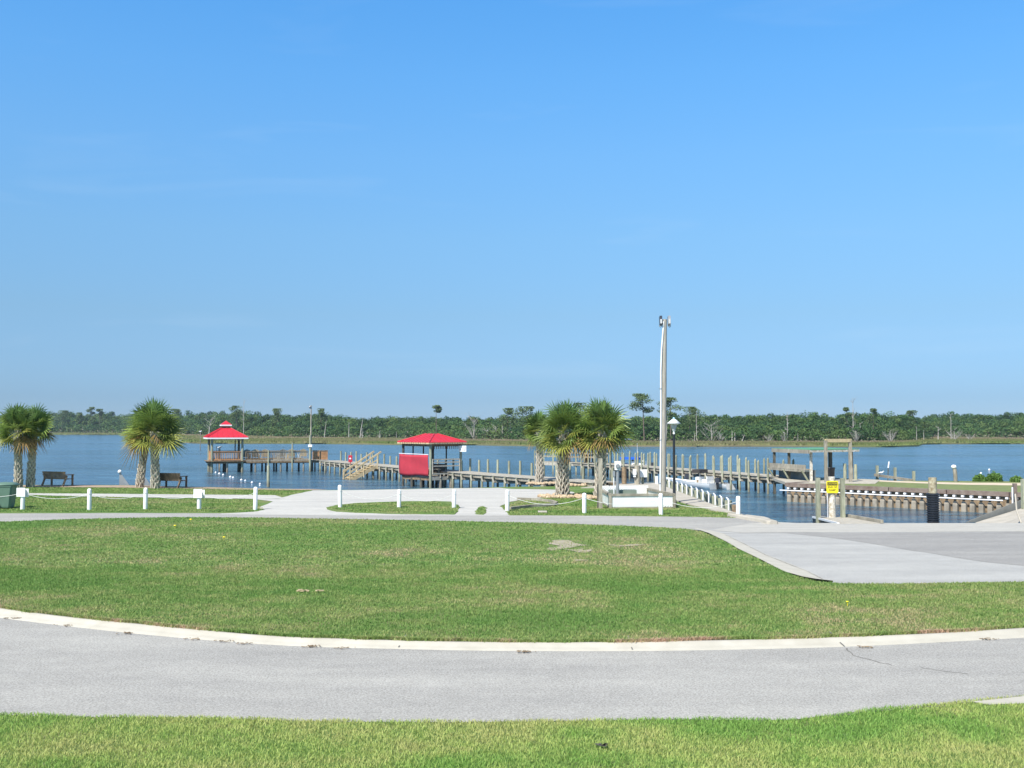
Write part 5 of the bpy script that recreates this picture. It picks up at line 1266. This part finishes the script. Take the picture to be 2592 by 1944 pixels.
m = MB(); q = (c3_+c2_)/2-Vector((.15,.75,0)); m.box(q+Z*.5, (1.25,.6,.16)); m.box(q+Z*.2, (1.1,.5,.5)); tag(m.build('equipment_box', M['lid_green']), 'low grey-green lidded box inside the lattice enclosure', 'box')

# electric pedestal
D = 47.0; x = XY(1562,D)
ep = thing('meter_post', (x,D,0), 'white electric meter box on a pipe behind the lattice enclosure', 'electric meter')
m = MB(); m.tube([(x,D,0),(x,D,1.55)], .075, 10); m.build('pipe', M['grey_metal'], ep)
m = MB(); m.box((x,D-.05,1.72), (.27,.14,.40)); m.build('meter_box', M['white'], ep)
m = MB(); m.tube([(x+.0,D-.12,1.70),(x+.0,D-.17,1.70)], .10, 18); m.tube([(x,D-.17,1.70),(x,D-.24,1.70)], .075, 16); m.build('meter_dial', M['grey_metal'], ep)
m = MB(); m.box((x-.17,D-.05,1.35), (.11,.1,.25)); m.build('switch_box', M['grey_metal'], ep)
m = MB(); m.tube([(x-.17,D-.05,1.22),(x-.17,D-.05,.3),(x-.17,D-.05,0)], .025, 8); m.build('conduit', M['white_pvc'], ep)
# posts and boxes beyond the enclosure
sqpost(1547,1249,1221,.26,M['wood_brown'],'stubby brown timber behind the left end of the lattice enclosure')
top_pile(1580,1227,1182,.15,M['wood_brown'],'brown mooring pile behind the electric meter', zb=0, deep=1.6)
top_pile(1613,1228,1178,.17,M['wood_grey'],'grey mooring pile with a small white box, left of the square white board', zb=0, deep=1.6)
p = G(1606,1228,0); m = MB(); m.box((p.x-.02,p.y-.25,.80), (.2,.12,.32)); m.box((p.x-.02,p.y-.22,.56), (.14,.1,.12)); tag(m.build('power_box', M['white']), 'small white box fixed to the grey mooring pile', 'power box')
p = G(1627,1227,0); sb = thing('notice_board', (p.x,p.y,0), 'square white board on a green post beyond the lattice enclosure', 'sign')
m = MB(); m.tube([(p.x,p.y,-.2),(p.x,p.y,.5)],.07,9); m.build('post', M['wood_green'], sb); m = MB(); m.box((p.x,p.y-.08,.69), (.49,.03,.46)); m.build('board', M['white'], sb)
p = G(1662,1227,0); m = MB(); m.box((p.x,p.y,.25), (.16,.16,.5)); m.box((p.x,p.y,.51),(.18,.18,.03)); tag(m.build('power_pedestal', M['white']), 'narrow white pedestal at the far corner of the walkway, left of the utility pole', 'pedestal')

# utility pole with conduit and two floodlights
D = 46.4; x = XY(1676,D)
up_ = thing('utility_pole', (x,D,0), 'tall grey wooden pole with a white conduit and two floodlights on top', 'utility pole')
def pc(z): return Vector((x+.14*(z/8.6)**1.0, D, z))
m = MB(); m.tube([pc(z) for z in (-.2,2,4,6,8.35)], [.14,.13,.12,.11,.10], 14); m.build('pole', M['pole_wood'], up_)
m = MB(); pts = [pc(z)+Vector((-.11-dx,-.10,0)) for z, dx in ((0,.03),(1.2,.035),(2.4,.03),(3.6,.03),(4.8,.04),(6.0,.055),(7.0,.03),(8.0,-.04),(8.25,-.05))]; m.tube(pts, .037, 8); m.build('conduit', M['white_pvc'], up_)
m = MB()
for z, dx in ((.95,.035),(2.9,.03),(5.2,.045)): c = pc(z)+Vector((-.14-dx,-.1,0)); m.box(c, (.10,.09,.03))
m.build('strap', M['grey_metal'], up_)
for s, lab in ((-1,None),(1,None)):
    c = pc(8.28)+Vector((s*.19,-.06,0)); m = MB(); m.box(c, (.11,.26,.40), M=Matrix.Rotation(R(-12),3,'X')); fl_ = m.build('floodlight', M['motor'] if s < 0 else M['grey_metal'], up_)
    m = MB(); m.box(c+Vector((s*.0+ (0 if s<0 else .0),-.15,-.04)), (.085,.02,.2), M=Matrix.Rotation(R(-12),3,'X')); m.build('lens', M['glass'], fl_)
    m = MB(); m.tube([c+Vector((-.06*s,0,-.22)), c+Vector((.02*s,-.03,-.30)), c+Vector((.07*s,0,-.22))], .02, 6); m.build('bracket', M['grey_metal'], fl_)
# street lamp
p = G(1707,1281,0); x, y = p.x, p.y
sl = thing('street_lamp', (x,y,0), 'black lamp post with a wide white conical shade beside the lattice enclosure', 'street lamp')
m = MB(); m.lathe([(.095,0),(.095,.25),(.07,.3),(.062,1.2),(.052,3.1),(.05,3.16)], 14, (x,y,0)); m.build('shaft', M['black'], sl)
m = MB(); m.lathe([(.045,3.15),(.05,3.2),(.03,3.26),(.06,3.3),(.09,3.34)], 14, (x,y,0)); m.build('collar', M['white'], sl)
m = MB(); m.lathe([(.07,3.33),(.10,3.42),(.15,3.60)], 18, (x,y,0)); m.build('lamp_glass', M['glass'], sl)
m = MB(); m.lathe([(.17,3.58),(.29,3.62),(.305,3.635),(.10,3.80),(.06,3.82)], 24, (x,y,0)); sd_ = m.build('lamp_shade', simple('pale_lamp_shade', (.72,.73,.72), .45, var=.05), sl)
m = MB(); m.lathe([(.055,3.82),(.05,3.87),(.02,3.90),(.001,3.905)], 12, (x,y,0)); m.build('finial', simple('pale_blue_finial', (.30,.52,.66), .5, var=.05), sd_)

# ------------------------------------------------------------------ ramp area: sign pile, posts, floating dock, black sleeved pile, wing wall
D = 41.0; x = XY(2102,D)
cs = thing('caution_sign', (x,D,-1.4), 'peeling white pile with a yellow CAUTION END OF RAMP sign', 'sign')
m = MB(); m.tube([(x,D,-1.6),(x+.0,D,0),(x,D,1.49)], [.15,.14,.135], 14); m.build('pile', M['white_old'], cs)
def rbox(m, c, w, h, t, r=.04):
    pts = []
    for cx_, cz_, a0 in ((w/2-r,h/2-r,0),(-w/2+r,h/2-r,90),(-w/2+r,-h/2+r,180),(w/2-r,-h/2+r,270)):
        for k in range(5): a = R(a0+22.5*k); pts.append((cx_+r*math.cos(a), cz_+r*math.sin(a)))
    n = len(pts); vs = [(c[0]+p[0], c[1]-t/2, c[2]+p[1]) for p in pts]+[(c[0]+p[0], c[1]+t/2, c[2]+p[1]) for p in pts]
    m.add(vs, [tuple(range(n)), tuple(range(n,2*n))[::-1]]+[(i,i+n,(i+1)%n+n,(i+1)%n) for i in range(n)])
zc_ = CAMZ-(1232-1085)/FPX*40.85; yc_ = D-.165
m = MB(); rbox(m, (x-.03,yc_,zc_), .47, .48, .012); pl_ = m.build('plate', M['yellow'], cs)
m = MB(); m.box((x-.03,yc_-.009,zc_+.125), (.40,.005,.125)); m.build('band', M['black'], pl_)
def text(s, size, c, mt, par):
    cu = bpy.data.curves.new('lettering', 'FONT'); cu.body = s; cu.size = size; cu.align_x = 'CENTER'; cu.align_y = 'CENTER'; cu.extrude = .001; cu.offset = size*.004
    o = bpy.data.objects.new('lettering', cu); SC.collection.objects.link(o)
    bpy.context.view_layer.update(); dg = bpy.context.evaluated_depsgraph_get(); me = bpy.data.meshes.new_from_object(o.evaluated_get(dg)); bpy.data.objects.remove(o)
    me.transform(Matrix.Translation(Vector(c)) @ Matrix.Rotation(R(90),4,'X')); 
    r = par; off = Vector((0,0,0))
    while r is not None: off += Vector(r.location); r = r.parent
    me.transform(Matrix.Translation(-off)); me.materials.clear(); me.materials.append(mt)
    ob = bpy.data.objects.new('lettering', me); SC.collection.objects.link(ob); ob.parent = par; return ob
text('CAUTION', .082, (x-.03,yc_-.0135,zc_+.125), M['yellow'], pl_)
text('END OF', .10, (x-.03,yc_-.010,zc_-.01), M['black'], pl_)
text('RAMP', .10, (x-.03,yc_-.010,zc_-.125), M['black'], pl_)
m = MB(); m.tube([(x-.2,D-.05,-1.4),(x-.2,D-.05,.95)], .02, 6); m.build('conduit', M['white_pvc'], cs)
def lowpost(px, yt, D, lab, w_=.15, mt='wood_green', zb=-1.6, white=False):
    x = XY(px,D); zt = CAMZ-(yt-1085)/FPX*D; m = MB(); m.bar((x,D,zb),(x,D,zt), w_, w_*1.1); return tag(m.build('ramp_post', M[mt]), lab, 'post')
lowpost(2067,1209,40.4,'square green post at the left corner of the floating ramp dock')
lowpost(2129,1210,40.9,'square green post at the right corner of the floating ramp dock')
fd = thing('ramp_dock', (12.4,37.2,-.1), 'short floating dock of pale boards reaching out from the boat ramp', 'dock')
A4 = [(11.75,36.9,.03),(13.15,36.9,.03),(13.35,41.6,-.14),(12.2,41.6,-.14)]; m = MB(); k = 30
for i in range(k):
    t0_, t1_ = (i+.04)/k, (i+.96)/k; l0, l1 = Vector(A4[0]).lerp(Vector(A4[3]),t0_), Vector(A4[0]).lerp(Vector(A4[3]),t1_); r0_, r1_ = Vector(A4[1]).lerp(Vector(A4[2]),t0_), Vector(A4[1]).lerp(Vector(A4[2]),t1_)
    m.add([l0,r0_,r1_,l1]+[v-Z*.04 for v in (l0,r0_,r1_,l1)], [(0,1,2,3),(4,7,6,5),(0,4,5,1),(2,6,7,3),(1,5,6,2),(3,7,4,0)])
m.build('boards', M['deckboards'], fd).name = 'board_deck'
m = MB(); a, b = Vector(A4[0])-Vector((.08,0,.02)), Vector(A4[3])-Vector((.08,0,.02)); m.bar(a,b,.06,.07); m.build('white_edge', M['white_pvc'], fd)
m = MB(); m.bar(Vector(A4[0])-Vector((.03,0,.2)), Vector(A4[3])-Vector((.03,0,.2)),.1,.26); m.build('float', M['black_plastic'], fd)
m = MB(); m.bar(Vector(A4[1])+Vector((.08,0,.05)), Vector(A4[2])+Vector((.08,0,.05)),.10,.12); m.build('side_timber', M['wood_grey'], fd)
# black corrugated sleeve pile
D = 38.6; x = XY(2356,D)
bs = thing('sleeved_pile', (x,D,-1.4), 'timber pile in a ribbed black plastic sleeve at the edge of the ramp', 'pile')
m = MB(); m.tube([(x,D,.5),(x,D,1.57)], [.155,.15], 12); m.build('pile', M['mottled'], bs)
pr_ = []; z = -1.3
while z < .99: pr_ += [(.20,z),(.232,z+.015),(.232,z+.05),(.20,z+.065)]; z += .085
m = MB(); m.lathe(pr_+[(.20,.99),(.16,.99)], 24, (x,D,0), smooth=False); m.build('sleeve', M['black_plastic'], bs)
# wing wall of the ramp
wa, wb, wc = G(2445,1323,WZ), AY(2592,1262,49.5), AY(2760,1190,52)
ww = thing('wing_wall', (wa.x,wa.y,WZ), 'sloping grey concrete wing wall at the right side of the boat ramp', 'wall')
m = MB(); top = [wa+Z*.02, wb, Vector((wc.x,wc.y,wb.z+1.2))]
vs = [top[0],top[1],top[2]]+[Vector((v.x,v.y,-1.6)) for v in top]; o2 = Vector((.18,.3,0)); vs += [v+o2 for v in vs[:6]]
m.add(vs, [(0,3,4,1),(1,4,5,2),(0,1,7,6),(1,2,8,7),(6,7,10,9),(7,8,11,10),(0,6,9,3)]); m.build('wall', M['wallgrey'], ww)
m = MB(); a = G(2500,1323,-.3); e = [Vector((wa.x+.0,wa.y-.2,-.98)), Vector((wb.x+.2,wb.y-.3,-.25)), Vector((wb.x+2.5,wb.y-2,.0)), Vector((24,37.2,-.02)), Vector((17.6,37.2,-.02))]
m.add(e, [(4,3,2,1,0)]); m.add([v-Z*.3 for v in e], [(0,1,2,3,4)]); m.build('slab', M['concrete'], ww)
lowpost(2563,1223,50.5,'brown post with a white pipe at the right end of the bulkhead', .16, 'wood_redcap'); 
x = XY(2557,50.2); m = MB(); m.tube([(x,50.2,-.7),(x,50.2,.55)], .04, 8); tag(m.build('pipe', M['white_pvc']), 'upright white pipe strapped to the brown post at the right end of the bulkhead', 'pipe')
lowpost(2586,1212,48.5,'green post at the right edge of the picture above the wing wall', .2)
p = AY(2588,1300,41); m = MB(); m.tube([(p.x-.05,p.y,-.35),(p.x+.02,p.y+.5,.1),(p.x+.12,p.y+.8,.75)], .035, 7); tag(m.build('handrail', M['concrete']), 'pale handrail piece at the right edge above the ramp slab', 'handrail')

# broken rail, stakes and birds on the far side of the bank
rr_ = thing('broken_rail', tuple(AY(2217,1218,68.5)), 'low remnant of dock railing on three posts beyond the right bank', 'railing')
tops = [(2217,1178,68.6),(2262,1183,66.8),(2309,1192,65.0)]
for px, yt, D in tops: x = XY(px,D); m = MB(); m.bar((x,D,-1.6),(x,D,CAMZ-(yt-1085)/FPX*D), .15,.15); m.build('post', M['wood_green'], rr_)
a, b = AY(2214,1202,68.5), AY(2310,1216,64.9); m = MB(); m.bar(a,b,.12,.16); m.build('rail', M['wood_grey'], rr_)
bird(AY(2231,1200,67.8), .6, 'white gull perched on the broken rail, left of the tilted marker')
x = XY(2245,82); mk = thing('channel_marker', (x,82,WZ), 'tilted thin marker, white above and dark below, beyond the broken rail', 'marker')
m = MB(); m.tube([(x-.07,82,WZ-.5),(x,82,CAMZ-99/FPX*82)], .035, 7); m.build('stake', M['wood_dark'], mk)
m = MB(); m.tube([(x,82,CAMZ-99/FPX*82),(x+.08,82,CAMZ-83/FPX*82)], .06, 8); m.build('tip', M['white'], mk)
o, t = top_pile(2421,1221,1182,.12,M['wood_grey'],'leaning grey pile with a white cap beyond the right bank', zb=.1, deep=1.8, lean=-.12)
m = MB(); m.ball((t.x-.04,t.y-.03,t.z+.02), .155, 12, 8, (1,1,.8)); tag(m.build('pile_cap', M['white']), 'rounded white cap on the leaning grey pile', 'cap')
for px, py, lab in ((2483,1198,'white float out on the river right of the leaning pile, nearer one'),(2504,1189,'white float out on the river right of the leaning pile, farther one')):
    p = G(px,py,WZ+.05); m = MB(); m.ball(p, .085*p.y/80, 10, 7); tag(m.build('swim_float', M['white_pvc']), lab, 'float')
# shrubs on the bank
def shrub(px, D, wpx, hpx, lab, seed):
    g = np.random.default_rng(seed); s = D/FPX; x = XY(px,D); r = wpx*s/2; h = hpx*s
    rt = thing('shrub', (x,D,.15), lab, 'shrub', 'green shrubs on the right bank')
    m = MB()
    for i in range(9): a = g.uniform(0,6.28); m.tube([(0,0,0),(math.cos(a)*r*.6,math.sin(a)*r*.6,h*.7)], [.02,.006], 4)
    m.build('stems', M['pinebark'], rt, world=False).name = 'stem'
    n = 2600; u = g.normal(size=(n,3)); u /= np.linalg.norm(u,axis=1)[:,None]; u *= g.random((n,1))**.35; u[:,2] = np.abs(u[:,2])
    lump = 1+.22*np.sin(u[:,0]*7+seed)*np.cos(u[:,1]*6); P_ = u*np.array([r,r*.8,h])*lump[:,None]
    V, F, K = gleaf(P_, np.full(n,.055), np.array([(.13,.24,.05)])*g.uniform(.6,1.4,(n,1)), g, .2); npmesh('foliage', V, F, M['tree_leaf'], K, rt)
shrub(2475,63.5,32,17,'leafy green shrub on the right bank, left one beside the leaning pile',1)
shrub(2512,63.5,38,22,'tallest leafy green shrub in the middle of the right bank',2)
shrub(2568,63.0,30,14,'low green shrub near the right edge behind the bulkhead',3)
# fallen things on grass and kerb
p = G(1523,1897,0); m = MB(); 
for i in range(7): a = random.uniform(0,6.28); q = p+Vector((math.cos(a)*random.uniform(0,.09), math.sin(a)*.03, .045)); m.box(q, (.07,.025,.006), rz=a)
tag(m.build('fallen_leaves', M['wood_dark']), 'small dark clump of fallen leaves on the near grass', 'leaves', kind='stuff')
for i, (px, py) in enumerate(((483,1321),(443,1337),(567,1367),(2145,1535))):
    p = G(px,py,LZ); m = MB(); m.ball((p.x,p.y,LZ+.09), .045*p.y/30, 8, 5, (1,1,.4)); m.tube([(p.x,p.y,LZ),(p.x,p.y,LZ+.09)], .006, 4)
    tag(m.build('dandelion', M['yellow']), ['yellow dandelion near the top of the lawn, below the boarded post','yellow dandelion on the left of the lawn','yellow dandelion on the lawn below the gazebo','yellow dandelion alone on the right part of the lawn'][i], 'flower')
for i,(px,py,n) in enumerate(((30,1565,5),(165,1583,3),(320,1602,5),(492,1617,4),(565,1623,4),(620,1629,3),(782,1636,6),(880,1640,3),(1330,1650,8),(2192,1637,5),(2100,1616,4),(2500,1618,5))):
    p = G(px,py,.02); m = MB()
    for k in range(n*3): a = random.uniform(0,6.28); q = p+Vector((random.gauss(0,.09), random.gauss(0,.025), random.uniform(0,.015))); m.box(q, (.05*random.random()+.015,.016,.006), rz=a)
    tag(m.build('leaf_litter', M['wood_brown']), f'scrap of brown leaf litter at the kerb, {ordn[i]} from the left', 'leaves', 'leaf litter along the kerb', kind='stuff')
p = G(768,1501,LZ); m = MB()
for k in range(9): q = p+Vector((random.gauss(0,.16), random.gauss(0,.05), .05)); m.box(q, (.09,.05,.02), rz=random.uniform(0,3))
tag(m.build('wood_chips', M['wood_tan']), 'few pale wood chips lying on the lawn left of centre', 'wood chips', kind='stuff')

# ------------------------------------------------------------------ air: one closed box of thin even haze
HZ = 0.00012
m = MB(); m.box((0, 860, 10.5), (5000, 2000, 26)); hb = m.build('haze', bpy.data.materials.new('haze_air')); tag(hb, kind='stuff')
hm = hb.data.materials[0]; hm.use_nodes = True; hn = hm.node_tree
for n_ in list(hn.nodes):
    if n_.type != 'OUTPUT_MATERIAL': hn.nodes.remove(n_)
pvn = hn.nodes.new('ShaderNodeVolumePrincipled'); pvn.inputs['Color'].default_value = (.70,.84,1,1); pvn.inputs['Density'].default_value = HZ; pvn.inputs['Anisotropy'].default_value = .1
hn.links.new(pvn.outputs[0], hn.nodes['Material Output'].inputs['Volume'])
